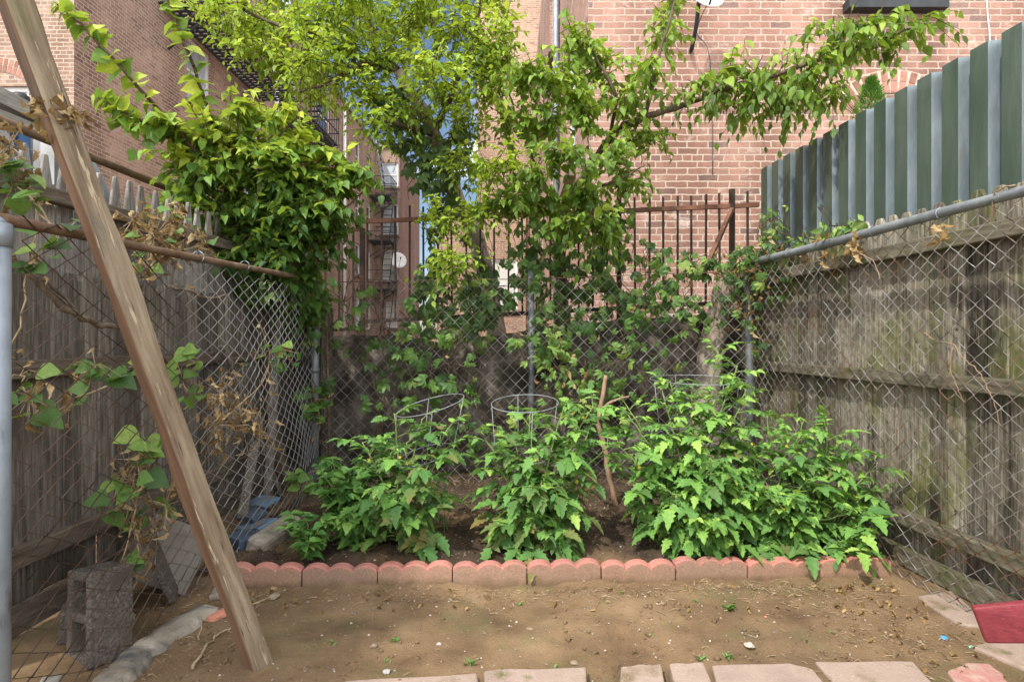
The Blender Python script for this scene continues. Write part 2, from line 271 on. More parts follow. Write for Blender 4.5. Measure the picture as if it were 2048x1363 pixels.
M['twig']=surf('twig_bark',[(.3,(.045,.033,.02)),(.7,(.12,.09,.055))],30,bump=0)
M['greenstem']=surf('green_stem',[(.3,(.11,.17,.05)),(.7,(.19,.25,.08))],30,rough=.6,bump=0)
M['stick']=surf('peeled_stick',[(.3,(.23,.135,.085)),(.7,(.40,.27,.185))],18,(2,2,.6),bump=.4)
G=lambda a,b,c,d:[(.0,a),(.38,b),(.7,c),(1.,d)]
M['leaf_A']=leafmat('leaf_fine_tree',G((.06,.115,.02),(.16,.28,.03),(.32,.47,.05),(.52,.62,.08)),.42,(.5,.62,.04))
M['leaf_B']=leafmat('leaf_broad_tree',G((.045,.10,.02),(.12,.225,.03),(.24,.38,.05),(.43,.53,.08)),.38,(.44,.57,.04))
M['leaf_C']=leafmat('leaf_bush',G((.022,.07,.018),(.068,.16,.028),(.19,.33,.045),(.50,.57,.06)),.36,(.46,.57,.05))
M['leaf_V']=leafmat('leaf_creeper',G((.028,.07,.02),(.065,.14,.032),(.13,.245,.05),(.29,.39,.09)),.28,(.3,.45,.05))
M['leaf_D']=leafmat('leaf_dark_ivy',G((.022,.05,.014),(.055,.105,.026),(.10,.18,.038),(.22,.32,.06)),.24,(.25,.4,.04))
M['leaf_T']=leafmat('leaf_tomato',G((.22,.18,.06),(.085,.20,.06),(.18,.36,.075),(.38,.55,.12)),.3,(.38,.58,.07),rough=.6,spec=.25)
M['leaf_P']=leafmat('leaf_pepper',G((.045,.115,.03),(.085,.20,.045),(.14,.285,.06),(.23,.38,.09)),.22,(.25,.45,.05),rough=.4)
M['leaf_dry']=leafmat('leaf_dry',G((.13,.075,.03),(.26,.165,.07),(.40,.28,.13),(.52,.40,.22)),.25,(.5,.35,.13),rough=.8,spec=.1)
M['leaf_con']=leafmat('leaf_conifer',G((.03,.10,.015),(.055,.17,.02),(.10,.25,.03),(.15,.32,.04)),.25)
M['flower']=surf('yellow_petal',[(.3,(.55,.42,.03)),(.7,(.7,.58,.06))],30,bump=0)
M['straw']=surf('straw_litter',[(.2,(.10,.062,.035)),(.45,(.26,.18,.1)),(.7,(.42,.33,.21))],30,bump=0,tintamt=.4)
M['pebble']=surf('pebbles',[(.3,(.2,.16,.125)),(.55,(.36,.3,.25)),(.75,(.52,.47,.42))],14,bump=.2,tintamt=.5)
# ------------------------------------------------------------------ leaf templates
def leaf_tpl(ts, hw, fold=.22, curl=.22, wav=0.):
    v=[(0,0,0)]; q=[]; t3=[]
    m=len(ts)
    for i,(t,w) in enumerate(zip(ts,hw)):
        z=-curl*t*t
        wz=wav*math.sin(i*2.1)
        v+=[(t,w,z+fold*w+wz),(t,0,z),(t,-w,z+fold*w-wz)]
    v.append((1,0,-curl))
    t3+=[(0,2,1),(0,3,2)]
    for i in range(m-1):
        a=1+3*i; b=a+3
        q+=[(a,a+1,b+1,b),(a+1,a+2,b+2,b+1)]
    a=1+3*(m-1); e=len(v)-1
    t3+=[(a,a+1,e),(a+1,a+2,e)]
    return np.array(v,float),[np.array(t3),np.array(q)]
OVT,OVW=[.05,.15,.3,.46,.62,.78,.91],[.18,.37,.49,.48,.38,.21,.08]
OV=leaf_tpl(OVT,OVW)
OVS=[OV,leaf_tpl(OVT,OVW,.35,.38,.02),leaf_tpl(OVT,OVW,.12,.12,.03)]
LANC=leaf_tpl([.1,.26,.45,.65,.85],[.08,.30,.48,.40,.18],.2,.28,.015)
HT,HW=[.02,.1,.22,.38,.55,.7,.84,.94],[.26,.46,.56,.55,.44,.30,.16,.06]
HEART=leaf_tpl(HT,HW,.15,.25,.02); HEARTS=[HEART,leaf_tpl(HT,HW,.3,.4,.03),leaf_tpl(HT,HW,.08,.1,.03)]
TOOTH=leaf_tpl([.08,.2,.28,.40,.48,.62,.69,.84],[.16,.46,.30,.50,.29,.37,.2,.17],.2,.28,.015)
DRY=leaf_tpl([.08,.25,.42,.6,.78,.9],[.2,.34,.26,.38,.22,.14],.95,.75,.14)
SMALL=leaf_tpl([.3,.65],[.42,.36],.2,.2)
def cluster(lf, tw, c, r, S, n, L, ll, W=.62, tpl=OVS, sag=.35, droop=.35, out=1.0, up=.25, tint=(.5,.2), bias=None, topbright=.25, flat=.45, twr=.0022):
    """leaf sprays filling an ellipsoid; lf/tw = leaf and twig builders"""
    c=np.asarray(c,float); r=np.asarray(r,float)
    d=nrm(rng.normal(size=(S,3))); rad=rng.random(S)**.45
    p0=c+d*rad[:,None]*r*.82
    dr=nrm(d*out+rng.normal(size=(S,3))*.6+ZUP*up+(0 if bias is None else np.asarray(bias)))
    Ls=L*(.6+.7*rng.random(S)); p0=p0-dr*(Ls*.45)[:,None]
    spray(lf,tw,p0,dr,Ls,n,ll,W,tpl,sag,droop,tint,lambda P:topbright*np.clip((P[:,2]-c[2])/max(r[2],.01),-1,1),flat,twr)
def spray(lf, tw, p0, dr, Ls, n, ll, W=.62, tpl=OV, sag=.35, droop=.35, tint=(.5,.2), tfun=None, flat=.45, twr=.0022, shrink=.35):
    S=len(p0); pts=[]
    for t in (0,.35,.7,1.): pts.append(p0+dr*(Ls*t)[:,None]-ZUP*(sag*Ls*t*t)[:,None])
    if tw is not None: tw.tubes(np.stack(pts,1),np.array([1.5,1.2,.8,.4])*twr,3)
    st=rng.normal(size=S)*.35
    for j in range(n):
        t=(j+.6)/n+rng.normal(size=S)*.04
        P=p0+dr*(Ls*t)[:,None]-ZUP*(sag*Ls*t*t)[:,None]
        T=nrm(dr-ZUP*(2*sag*t)[:,None])
        sd=nrm(np.cross(T,ZUP)+1e-4)*(1 if j%2 else -1)
        if j==n-1: sd=sd*.15
        D=nrm(T*.6+sd*.85-ZUP*droop*(.5+rng.random((S,1)))+rng.normal(size=(S,3))*.25)
        Nn=nrm(ZUP+rng.normal(size=(S,3))*flat+sd*.2)
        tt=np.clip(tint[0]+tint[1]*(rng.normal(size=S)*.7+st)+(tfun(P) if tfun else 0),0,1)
        lf.inst(tpl[j%3] if isinstance(tpl,list) else tpl,P,D,Nn,ll*(1-shrink*t*.8)*(.5+.8*rng.random(S)),W*(.85+.3*rng.random(S)),tt)
def creeper(lf, tw, P, Nrm, ll=.07, tint=(.5,.25), k=5, W=.5, tpl=LANC):
    """five-fingered leaves at points P on a fence with outward normals Nrm"""
    S=len(P); Nn=nrm(Nrm+rng.normal(size=(S,3))*.45+ZUP*.5); a=nrm(np.cross(Nn,rng.normal(size=(S,3)))); a=nrm(a-ZUP*.9-Nn*np.sum((a-ZUP*.9)*Nn,-1,keepdims=True))
    b=np.cross(Nn,a); sz=ll*(.55+.8*rng.random(S)); tt=np.clip(tint[0]+tint[1]*rng.normal(size=S),0,1)
    for i in range(k):
        an=(i-(k-1)/2)*(2.3/ max(k-1,1))*1.3
        D=a*math.cos(an)+b*math.sin(an)-Nn*.25
        lf.inst(tpl,P,D,Nn+D*.15,sz*(1-.13*abs(i-(k-1)/2)),W,tt)
    if tw is not None:
        e=P-Nrm*.05+ZUP*.03*rng.random((S,1)); tw.tubes(np.stack([P,(P+e)/2+ZUP*.01,e],1),.0014,3)
def limb(mb, pts, r0, r1, sides=8, wob=.0, sub=4):
    P=np.array(pts,float); m=len(P); t=np.linspace(0,m-1,(m-1)*sub+1); i=np.clip(t.astype(int),0,m-2); f=(t-i)[:,None]
    p=lambda k:P[np.clip(k,0,m-1)]
    Q=.5*((2*p(i))+(-p(i-1)+p(i+1))*f+(2*p(i-1)-5*p(i)+4*p(i+1)-p(i+2))*f**2+(-p(i-1)+3*p(i)-3*p(i+1)+p(i+2))*f**3)
    if wob: Q[1:-1]+=rng.normal(size=(len(Q)-2,3))*wob
    R=np.linspace(r0,r1,len(Q))*(1+rng.normal(size=len(Q))*.06)
    mb.tubes(Q[None],R[None],sides); return Q
PX=lambda pts:[at(*p) for p in pts]
# ================================================================== GROUND
def axis(fine0,fine1,step,far0,far1,n=8):
    a=np.arange(fine0,fine1+1e-6,step)
    lo=fine0-(fine0-far0)*(np.arange(1,n+1)/n)**2; hi=fine1+(far1-fine1)*(np.arange(1,n+1)/n)**2
    return np.concatenate([lo[::-1],a,hi])
def grid(mb, xs, ys, zf):
    X,Y=np.meshgrid(xs,ys); P=np.stack([X,Y,zf(X,Y)],-1); h,w=X.shape
    i=np.arange(h*w).reshape(h,w)
    mb.add(P.reshape(-1,3),np.stack([i[:-1,:-1],i[:-1,1:],i[1:,1:],i[1:,:-1]],-1).reshape(-1,4),.5,0,True)
def edge_y(x): return 2.385+.03*(x+1.2)
def zg(X,Y):
    p=np.stack([X,Y,np.zeros_like(X)],-1)
    near=np.exp(-np.maximum(0,np.abs(X)-1.9)**2)*((Y>-.5)&(Y<4.6))
    z=(fbm(p,2.2,4)*.038+fbm(p+3,13,4)*.017)*near
    z=z+.03*np.clip((Y-edge_y(X)-.03)/.1,0,1)*(Y<4.4)
    z=z-.02*np.exp(-((Y-edge_y(X)+.02)/.03)**2)*0
    z=np.where(Y<1.9,np.minimum(z,.006),z); z=np.where((X>1.2)&(Y<2.6)&(Y>1.4),np.minimum(z,.008),z)
    z=z+.95*np.clip((Y-4.42)/.05,0,1)
    return z
g=MB(); grid(g,axis(-2.1,2.1,.022,-90,90),axis(.9,4.5,.022,-14,110),zg)
tag(g.build('ground',M['dirt']),'brown packed dirt yard floor reaching out under the fences','ground',kind='structure')
g=MB()
def zb(X,Y):
    p=np.stack([X,Y,np.zeros_like(X)],-1)
    e=np.minimum(np.minimum((Y-edge_y(X)-.045)/.12,(4.2-Y)/.1),np.minimum((X+1.33)/.15,(1.62-X)/.15))
    return zg(X,Y)+.006+.028*np.clip(e,-.3,1)+fbm(p,9,4)*.035*np.clip(e,0,1)
xs=np.arange(-1.4,1.7,.014); ys=np.arange(0,1.0,.0085)
X,T=np.meshgrid(xs,ys); Y=edge_y(X)+.045+T*(4.2-edge_y(X)-.045)
P=np.stack([X,Y,zb(X,Y)],-1); h,w=X.shape; i=np.arange(h*w).reshape(h,w)
g.add(P.reshape(-1,3),np.stack([i[:-1,:-1],i[:-1,1:],i[1:,1:],i[1:,:-1]],-1).reshape(-1,4),.5,0,True)
tag(g.build('garden_bed',M['soil']),'dark crumbly soil of the planting bed behind the red edging','garden bed',kind='structure')
def zz(x,y): return float(zg(np.array([x]),np.array([y]))[0])
# litter, pebbles
def bed_z(x,y): 
    return np.where(y>edge_y(x)+.05, zb(x,y), zg(x,y))
lt=MB(); pts=[]
def scat(n,xc,yc,sx,sy): pts.append(np.stack([xc+rng.normal(size=n)*sx,yc+rng.normal(size=n)*sy],1))
scat(800,.1,2.33,.9,.05); scat(300,1.2,2.25,.3,.2); scat(420,1.35,1.95,.16,.25); scat(500,-1.05,2.2,.14,.35); scat(900,0,3.0,.8,.35); scat(500,.3,3.6,.8,.2); scat(260,-.9,3.5,.25,.25); scat(350,.2,1.95,.9,.3)
scat(120,.7,1.78,.35,.06); scat(300,1.0,2.36,.3,.04); scat(320,-1.3,2.0,.1,.4)
Q=np.concatenate(pts); Q=Q[(np.abs(Q[:,1]-edge_y(Q[:,0])-.025)>.035)&(Q[:,1]<4.0)&(Q[:,0]>-1.5)&(Q[:,0]<1.62)]
n=len(Q); zc=bed_z(Q[:,0],Q[:,1])+.004; an=rng.random(n)*6.28; ln=.004+.017*rng.random(n)**3
d=np.stack([np.cos(an),np.sin(an),rng.normal(size=n)*.15],1); P0=np.column_stack([Q,zc])
lt.tubes(np.stack([P0-d*ln[:,None],P0+np.array([0,0,.002]),P0+d*ln[:,None]],1),( .0006+.0008*rng.random(n)),3,rng.random(n))
tag(lt.build('straw_litter',M['straw']),'loose straw, twiglets and bark crumbs scattered on the soil','litter',kind='stuff')
pb=MB(); n=4200; Q=np.column_stack([rng.uniform(-1.3,1.6,n),rng.uniform(1.3,3.6,n)]); Q=Q[np.abs(Q[:,1]-edge_y(Q[:,0])-.025)>.035]; n=len(Q)
oc=np.array([[1,0,0],[0,1,0],[-1,0,0],[0,-1,0],[0,0,.7],[0,0,-.7]],float); of=np.array([[0,1,4],[1,2,4],[2,3,4],[3,0,4],[1,0,5],[2,1,5],[3,2,5],[0,3,5]])
sz=.0011+.0060*rng.random(n)**6
V=oc[None]*sz[:,None,None]*(1+.5*rng.normal(size=(n,6,1))*.5)+np.column_stack([Q,bed_z(Q[:,0],Q[:,1])+.001])[:,None]
pb.add(V.reshape(-1,3),(of[None]+6*np.arange(n)[:,None,None]).reshape(-1,3),np.repeat(rng.random(n),6),0,True)
tag(pb.build('gravel',M['pebble']),'tiny pale pebbles and grit scattered over the dirt','gravel',kind='stuff')
for nm,lab,mt,n,x0,x1,y0,y1,smax in (('soil_crumbs','small clods and crumbs of brown dirt over the front yard','dirt',3600,-1.15,1.6,1.4,2.37,.011),('soil_crumbs','dark soil clods strewn over the planting bed','soil',3600,-1.2,1.55,2.5,3.8,.016)):
    pb=MB(); Q=np.column_stack([rng.uniform(x0,x1,n),rng.uniform(y0,y1,n)]); kp=fbm(np.column_stack([Q,np.zeros(n)]),2.5,3)+.25*rng.random(n)>.02; Q=Q[kp]; n=len(Q); sz=.0015+smax*rng.random(n)**5
    V=oc[None]*sz[:,None,None]*(1+.35*rng.normal(size=(n,6,1)))+np.column_stack([Q,bed_z(Q[:,0],Q[:,1])+sz*.15])[:,None]
    pb.add(V.reshape(-1,3),(of[None]+6*np.arange(n)[:,None,None]).reshape(-1,3),.5,0,True); tag(pb.build(nm,M[mt]),lab,'soil',kind='stuff')
dl=MB(); n=210; Q=np.concatenate([np.column_stack([rng.uniform(-1.2,1.5,60),rng.uniform(2.15,2.36,60)]),np.column_stack([rng.normal(size=60)*.12+1.42,rng.uniform(1.75,2.4,60)]),np.column_stack([rng.normal(size=110)*.7,rng.uniform(3.1,3.85,110)])]); n=len(Q)
an=rng.random(n)*6.28
dl.inst(DRY,np.column_stack([Q,bed_z(Q[:,0],Q[:,1])+.008]),np.stack([np.cos(an),np.sin(an),.1*rng.normal(size=n)],1),ZUP+rng.normal(size=(n,3))*.4,(.01+.022*rng.random(n)),.7,rng.random(n)*.8)
tag(dl.build('fallen_leaves',M['leaf_dry']),'dry curled brown leaves fallen on the soil','leaf litter',kind='stuff')
def stone(name,label,p,s,mat,seed,group=None,cat='stone',flat=.55):
    bm=bmesh.new(); bmesh.ops.create_icosphere(bm,subdivisions=3,radius=1); r=np.random.default_rng(seed); ax=r.uniform(.7,1.3,3)
    V=np.array([v.co for v in bm.verts]); k=1+.75*fbm(V+seed*3,1.3,3)
    V=V*k[:,None]*ax*s*.8*np.array([1,1,flat]); V[:,2]=np.round(V[:,2]/(s*.4),0)*s*.06+V[:,2]*.85
    F=np.array([[v.index for v in f.verts] for f in bm.faces]); bm.free()
    mb=MB(); mb.add(V,F,.5,0,True); p=np.array(p,float); p[2]+=s*flat*.45
    o=mb.build(name,mat); o.location=p; return tag(o,label,cat,group)
def gz(px,py): 
    p=gnd(px,py); p[2]=zz(p[0],p[1]); return p
M['st_tan']=surf('tan_stone',[(.3,(.20,.145,.095)),(.7,(.33,.26,.19))],40,bump=.6); M['st_white']=surf('white_stone',[(.3,(.34,.30,.26)),(.7,(.5,.46,.41))],30,bump=.5); M['st_pink']=surf('brick_chip',[(.3,(.40,.14,.09)),(.7,(.5,.22,.15))],14); M['st_grey']=surf('grey_stone',[(.3,(.22,.2,.19)),(.7,(.36,.34,.32))],14)
stone('stone','large pale tan stone in front of the leftmost edging blocks',gz(548,1197),.022,M['st_tan'],1)
stone('stone','flat white stone chip lying on the dirt right of centre',gz(1498,1300),.024,M['st_white'],2,flat=.25)
stone('stone','small round pebble at the foot of the edging near its middle',gz(1168,1162),.010,M['st_tan'],3)
stone('stone','brown pebble next to the middle of the paver row',gz(1149,1313),.013,M['st_tan'],4)
stone('stone','small white pebble touching the second paver from the left',gz(1158,1333),.008,M['st_white'],5)
stone('stone','grey angular pebble above the leftmost paver',gz(773,1349),.014,M['st_grey'],6)
stone('stone','brown pebble lying left of the grass sprig on shaded dirt',gz(748,1298),.012,M['st_tan'],7)
stone('stone','tiny pink brick chip on the sunlit dirt at the right',gz(1531,1247),.008,M['st_pink'],8)
stone('stone','tan flat chip in the middle of the sunlit dirt',gz(1059,1250),.012,M['st_tan'],9,flat=.3)
stone('stone','bluish white chip among grit on the shaded dirt',gz(878,1287),.009,M['st_white'],10)
stone('stone','broken pink paver stub beside the worn concrete kerb',gz(437,1232),.05,M['st_pink'],12,flat=.35)
M['bl']=surf('blue_plastic',[(.3,(.04,.22,.5)),(.7,(.08,.32,.62))],20,rough=.4)
stone('plastic_scrap','crumpled bright blue plastic scrap on the litter at the right',gz(1888,1279),.012,M['bl'],13,cat='scrap',flat=.5)
M['gr']=surf('green_plastic',[(.3,(.14,.42,.3)),(.7,(.25,.55,.42))],20,rough=.4)
stone('plastic_scrap','pale green plastic scrap beside the rightmost paver',gz(1942,1297),.009,M['gr'],14,cat='scrap',flat=.4)
stone('plastic_scrap','short white plastic stub on dark soil beside the pepper plant',np.array([at(631,1050,2.78)[0],2.78,.055]),.013,M['white'],15,cat='scrap',flat=.5)
# small twigs on the dirt
def twig_thing(label,pts,r,name='twig'):
    mb=MB(); limb(mb,pts,r,r*.4,5,.003); o=mb.build(name,M['straw']); tag(o,label,'twig')
def GL(L,dz=.012): return [gz(*p)+np.array([0,0,dz]) for p in L]
twig_thing('long thin brown twig lying near the foot of the leaning post',GL([(385,1345),(410,1305),(432,1278),(426,1268)]),.005)
twig_thing('pale straight twig standing from the dirt left of the leaning post',[gz(398,1284)]+[gz(404,1262)+np.array([0,0,.05])],.004)
twig_thing('forked thin twig on dirt between kerb and leaning post',GL([(430,1280),(450,1268),(468,1262)]),.004)
twig_thing('pale twig lying in front of the left edging blocks',GL([(505,1215),(545,1198),(560,1188)]),.004)
# grass sprigs
def sprig(px,py,h,label,n=9,broad=False):
    h*=.62
    p=gz(px,py); mb=MB(); O=np.repeat(p[None],n,0)+rng.normal(size=(n,3))*.006*np.array([1,1,0])
    an=rng.random(n)*6.28; D=np.stack([np.cos(an)*.7,np.sin(an)*.7,.5+.6*rng.random(n)],1)
    mb.inst(OV,O,D,ZUP+rng.normal(size=(n,3))*.3,h*(.5+.6*rng.random(n)),.5 if broad else .14,.4+.5*rng.random(n))
    o=mb.build('grass_sprig' if not broad else 'weed_seedling',M['leaf_P'],origin=p); tag(o,label,'grass' if not broad else 'weed')
sprig(940,1322,.06,'green grass sprig on shaded dirt above the left pavers',12); sprig(1458,1225,.06,'leafy green weed seedling right of centre on the dirt',12,True)
sprig(1455,1318,.055,'spreading grass sprig just above the fifth paver',12); sprig(1402,1318,.05,'thin upright grass sprig above the narrow paver',8); sprig(790,1283,.035,'small weed seedling on the shaded dirt',8,True)
sprig(1295,1262,.03,'tiny weed seedling in the middle of the sunlit dirt',7,True); sprig(1243,1198,.03,'tiny weed seedling below the edging near its middle',6,True); sprig(1393,1208,.04,'thin grass sprig below the edging under the big tomato plant',7)
sprig(1668,1270,.022,'tiny weed seedling on the dirt towards the right fence',7,True); sprig(1112,1326,.03,'low weed seedling just above the second paver',8,True); sprig(775,1328,.03,'low grass sprig above the leftmost paver',8); sprig(668,1293,.024,'pale weed seedling right of the leaning post',8,True); sprig(1040,1200,.028,'yellowish weed seedling in front of the edging',7,True)
# ================================================================== PAVERS
def paver(corners,label,mat='paver',h=.016,tint=.5):
    c=[gnd(*q) for q in corners]; k=len(c); pts=[]
    for a in range(k):
        for t in np.arange(0,1,.25): pts.append(c[a]*(1-t)+c[(a+1)%k]*t+rng.normal(size=3)*.0025)
    c=np.array(pts); k=len(c); mb=MB(); z0=-.04; top=c.copy(); top[:,2]=h+ rng.normal()*.003; bot=c.copy(); bot[:,2]=z0
    ce=top.mean(0); org=ce.copy(); org[2]=0
    mb.add(np.concatenate([bot,top]),[tuple(range(k,2*k))]+[(a,(a+1)%k,k+(a+1)%k,k+a) for a in range(k)],tint)
    o=mb.build('paver',M[mat],origin=org); bevel(o,.006,2); tag(o,label,'paver')
paver([(690,1366),(955,1351),(968,1500),(640,1500)],'long greyish concrete paver at the left end of the row',tint=.4)
paver([(968,1346),(1170,1338),(1195,1500),(978,1500)],'second pink paver from the left, bottom of the photo',tint=.45)
paver([(1240,1339),(1324,1334),(1352,1500),(1236,1500)],'small square pink paver, third from the left',tint=.6)
paver([(1338,1336),(1408,1334),(1450,1500),(1372,1500)],'narrowest pink paver of the row, fourth from the left',tint=.65)
paver([(1424,1337),(1578,1333),(1625,1345),(1760,1500),(1470,1500)],'fifth pink paver from the left, rounded right corner',tint=.55)
paver([(1627,1329),(1822,1326),(1990,1500),(1770,1490)],'large pink paver right of the row middle',tint=.6)
paver([(1893,1352),(1935,1333),(1982,1336),(2020,1375),(2080,1500),(1990,1450)],'paver with dark red stains at the lower right',mat='paver_red')
paver([(1942,1300),(1988,1288),(2120,1288),(2190,1400),(2060,1352)],'pink paver under the maroon bench board',tint=.6)
paver([(1834,1199),(1905,1188),(1958,1236),(1975,1262),(1916,1256)],'pink paver standing alone beside the right fence foot',tint=.5)
# ================================================================== EDGING
def edging(i,label):
    w=.3145; d=.05; x0=0; prof=[]; hb=.064; rise=.022
    for k in range(3):
        for t in np.linspace(0,1,11)[(0 if k==0 else 1):]:
            a=math.radians(32+116*(1-t)); prof.append((x0+(k+.5+.5*math.cos(a)/math.cos(math.radians(32)))*w/3, hb+rise*(math.sin(a)-math.sin(math.radians(32)))/(1-math.sin(math.radians(32)))))
    prof=[(.0,-.07)]+prof+[(w,-.07)]; prof=[(w-p[0] if False else p[0],p[1]) for p in prof]
    mid=[(p[0],p[1]-.018 if p[1]>0 else p[1]) for p in prof]
    mb=MB(); fr=np.array([(a,0,b) for a,b in prof]); bk=fr+np.array([0,d,0]); k=len(fr)
    tint=np.where(fr[:,2]>.05,.62,.0)
    # front face as a strip of body (low tint) and dyed rim (high tint)
    lo=fr.copy(); lo[1:-1,2]=lo[1:-1,2]-.022
    base=fr.copy(); base[:,2]=-.07
    V=np.concatenate([base,lo,fr,bk,np.concatenate([bk[:,:2],np.full((k,1),-.07)],1)])
    tn=np.concatenate([np.full(k,.05),np.full(k,.42),np.full(k,.7),np.full(k,.7),np.full(k,.1)])
    F=[]
    for a in range(1,k-2):
        for s in range(4): F.append((s*k+a,s*k+a+1,(s+1)*k+a+1,(s+1)*k+a))
    F.append((k+1,2*k+1,3*k+1,4*k+1,1)); F.append((k-2,4*k+k-2,3*k+k-2,2*k+k-2,k+k-2))
    xa=-1.205+i*.318; V=V+np.array([0,0,0])
    mb.add(V,F,tn)
    o=mb.build('edging_block',M['edge'],origin=np.zeros(3)); o.location=(xa,edge_y(xa+.15)-.004+random.uniform(-.006,.006),random.uniform(-.006,.005)); o.rotation_euler=(random.uniform(-.08,.05),random.uniform(-.022,.022),.03+random.uniform(-.015,.015))
    bevel(o,.005,2,50); tag(o,label,'edging block','scalloped edging blocks along the bed')
for i,l in enumerate(['red scalloped edging block behind the leaning post, leftmost of the row','red scalloped edging block second from the left','red scalloped edging block third from left, below the left tomato plant','red scalloped edging block fourth from left with a drooping tomato leaf','red scalloped edging block in the middle of the row','red scalloped edging block right of the middle tomato plant','red scalloped edging block left of the big tomato leaves hanging over','red scalloped edging block under the right tomato plants, third from right end','rightmost red scalloped edging block by the right fence']): edging(i,l)
# ================================================================== CHAIN LINK
def chainlink(fn, length, z0, z1, W, H, r):
    nw=int(length/(W/2)); m=int((z1-z0)/(H/2))+1
    k,j=np.meshgrid(np.arange(nw),np.arange(m),indexing='ij')
    s=(k+((j+k)%2)*1.06-.03)*W/2; z=z0+j*H/2; off=np.where((j+k)%2==0,.0022,-.0022)
    P=fn(s,z,off); return P
def fence_fn(a,b,bulge=None):
    a=np.array(a,float); b=np.array(b,float); d=nrm(b-a); n=np.array([d[1],-d[0]]); 
    def f(s,z,off):
        p=np.stack([s,s*0,z],-1); w=fbm(p,1.4,2)*.04+fbm(p+9,5,2)*.008
        bl=0 if bulge is None else bulge(s,z)
        q=(w+off+bl)[...,None]*n; xy=a+d*s[...,None]+q
        return np.concatenate([xy,(z+fbm(p+5,2,2)*.02)[...,None]],-1)
    return f,np.linalg.norm(b-a)
def clasp(par,P,r,axis_=0):
    an=np.linspace(0,2*math.pi,11)
    for p in P:
        mb=MB(); mb.tubes(np.array([p+np.array([0 if axis_==1 else r*math.cos(t), r*math.cos(t) if axis_==1 else 0, r*math.sin(t)]) for t in an])[None],.0022,4)
        mb.build('tie_wire',M['galv'],par)
# right
RA=(1.752,1.66); RX=lambda Y:1.57+.087*(3.755-Y)
t=thing('chain_link_fence','rusting chain link fence with grey top rail along the right side','fence',(RX(2.6),2.6,0))
f,L=fence_fn((RX(1.0),1.0),(RX(3.74),3.74)); mb=MB(); mb.tubes(chainlink(f,L,.01,1.53,.076,.066,.002),.0022,4); mb.build('wire_mesh',M['wire_r'],t)
mb=MB(); limb(mb,[(RX(.9)-.0,.9,1.535),(RX(2),2,1.54),(RX(3),3,1.53),(RX(3.76),3.76,1.535)],.0215,.0215,12); mb.build('top_rail',M['galv_dull'],t)
clasp(t,[np.array([RX(y),y,1.535]) for y in (1.75,2.25,2.62,2.95,3.3)],.025)
mb=MB(); mb.tubes([[(1.585,3.79,-.1),(1.585,3.79,.8),(1.575,3.79,1.58)]],.029,12); mb.build('post',M['galv_old'],t)
mb=MB(); mb.tubes([[(RX(.95),.95,-.1),(RX(.95),.95,1.52)]],.03,12); mb.build('post',M['galv_dull'],t)
# back
t=thing('chain_link_fence','grey chain link fence overgrown with creeper across the back of the bed','fence',(.1,3.83,0))
f,L=fence_fn((1.56,3.77),(-1.32,3.9)); mb=MB(); mb.tubes(chainlink(f,L,.02,1.47,.083,.083,.002),.0019,4); mb.build('wire_mesh',M['wire_b'],t)
mb=MB(); limb(mb,[(1.56,3.79,1.48),(.8,3.82,1.46),(.2,3.85,1.44),(-.6,3.88,1.43),(-1.34,3.92,1.42)],.003,.003,5); mb.build('tension_wire',M['rust'],t)
mb=MB(); x=at(1062,700,3.87)[0]; mb.tubes([[(x,3.88,-.1),(x+.005,3.88,.8),(x,3.88,1.5)]],.022,12); mb.build('post',M['galv_old'],t)
mb=MB(); mb.tubes([[(-1.25,3.9,-.1),(-1.26,3.9,.7),(-1.275,3.9,1.35)]],.009,8); mb.build('tension_bar',M['rust'],t)
# left
LX=lambda Y:-1.22-.053*(Y-1.37)
t=thing('chain_link_fence','bulging chain link fence with rusty top rail along the left side','fence',(LX(2.6),2.6,0))
def bul(s,z): return -.10*np.exp(-((z-.25)/.35)**2)*np.exp(-((s-1.75)/.55)**2)-.05*np.exp(-((z-.9)/.3)**2)*np.exp(-((s-1.2)/.4)**2)
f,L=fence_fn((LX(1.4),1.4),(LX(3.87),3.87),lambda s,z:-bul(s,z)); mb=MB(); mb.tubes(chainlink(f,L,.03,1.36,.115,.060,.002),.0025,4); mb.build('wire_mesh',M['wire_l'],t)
mb=MB(); limb(mb,[(LX(1.36),1.36,1.33),(LX(2.2),2.2,1.36),(LX(3),3,1.395),(LX(3.88),3.88,1.43)],.0145,.0145,12); mb.build('top_rail',M['rust'],t)
clasp(t,[np.array([LX(y),y,z]) for y,z in ((1.62,1.352),(2.3,1.37),(2.75,1.39))],.024)
xp=-1.238; mb=MB(); mb.tubes([[(xp,1.36,-.1),(xp,1.36,.6),(xp,1.36,1.305)]],.0315,20); po=mb.build('post',M['galv'],t)
mb=MB(); mb.tubes([[(xp,1.36,1.265),(xp,1.36,1.32)]],.0345,20); mb.tubes([[(xp,1.36,1.32),(xp,1.36,1.335)]],np.array([[.033,.018]]),16); mb.build('post_cap',M['galv'],po,origin=np.array(t.location))
mb=MB(); mb.tubes([[(-1.36,3.93,-.1),(-1.36,3.93,.8),(-1.352,3.93,1.47)]],.027,12); mb.build('post',M['galv_dull'],t)
for z in (1.33,1.1,.8):
    mb=MB(); mb.tubes([[(-1.36,3.93,z),(-1.36,3.93,z+.03)]],.032,10); mb.build('tension_band',M['galv_dull'],t)
# wooden corner post
mb=MB(); mb.box((-1.31,4.03,.58),(.075,.06,1.35)); o=mb.build('wooden_post',M['wood_l'],origin=np.array([-1.31,4.03,0.])); bevel(o,.008); tag(o,'short rough brown timber post in the left back corner behind the chain link','post')
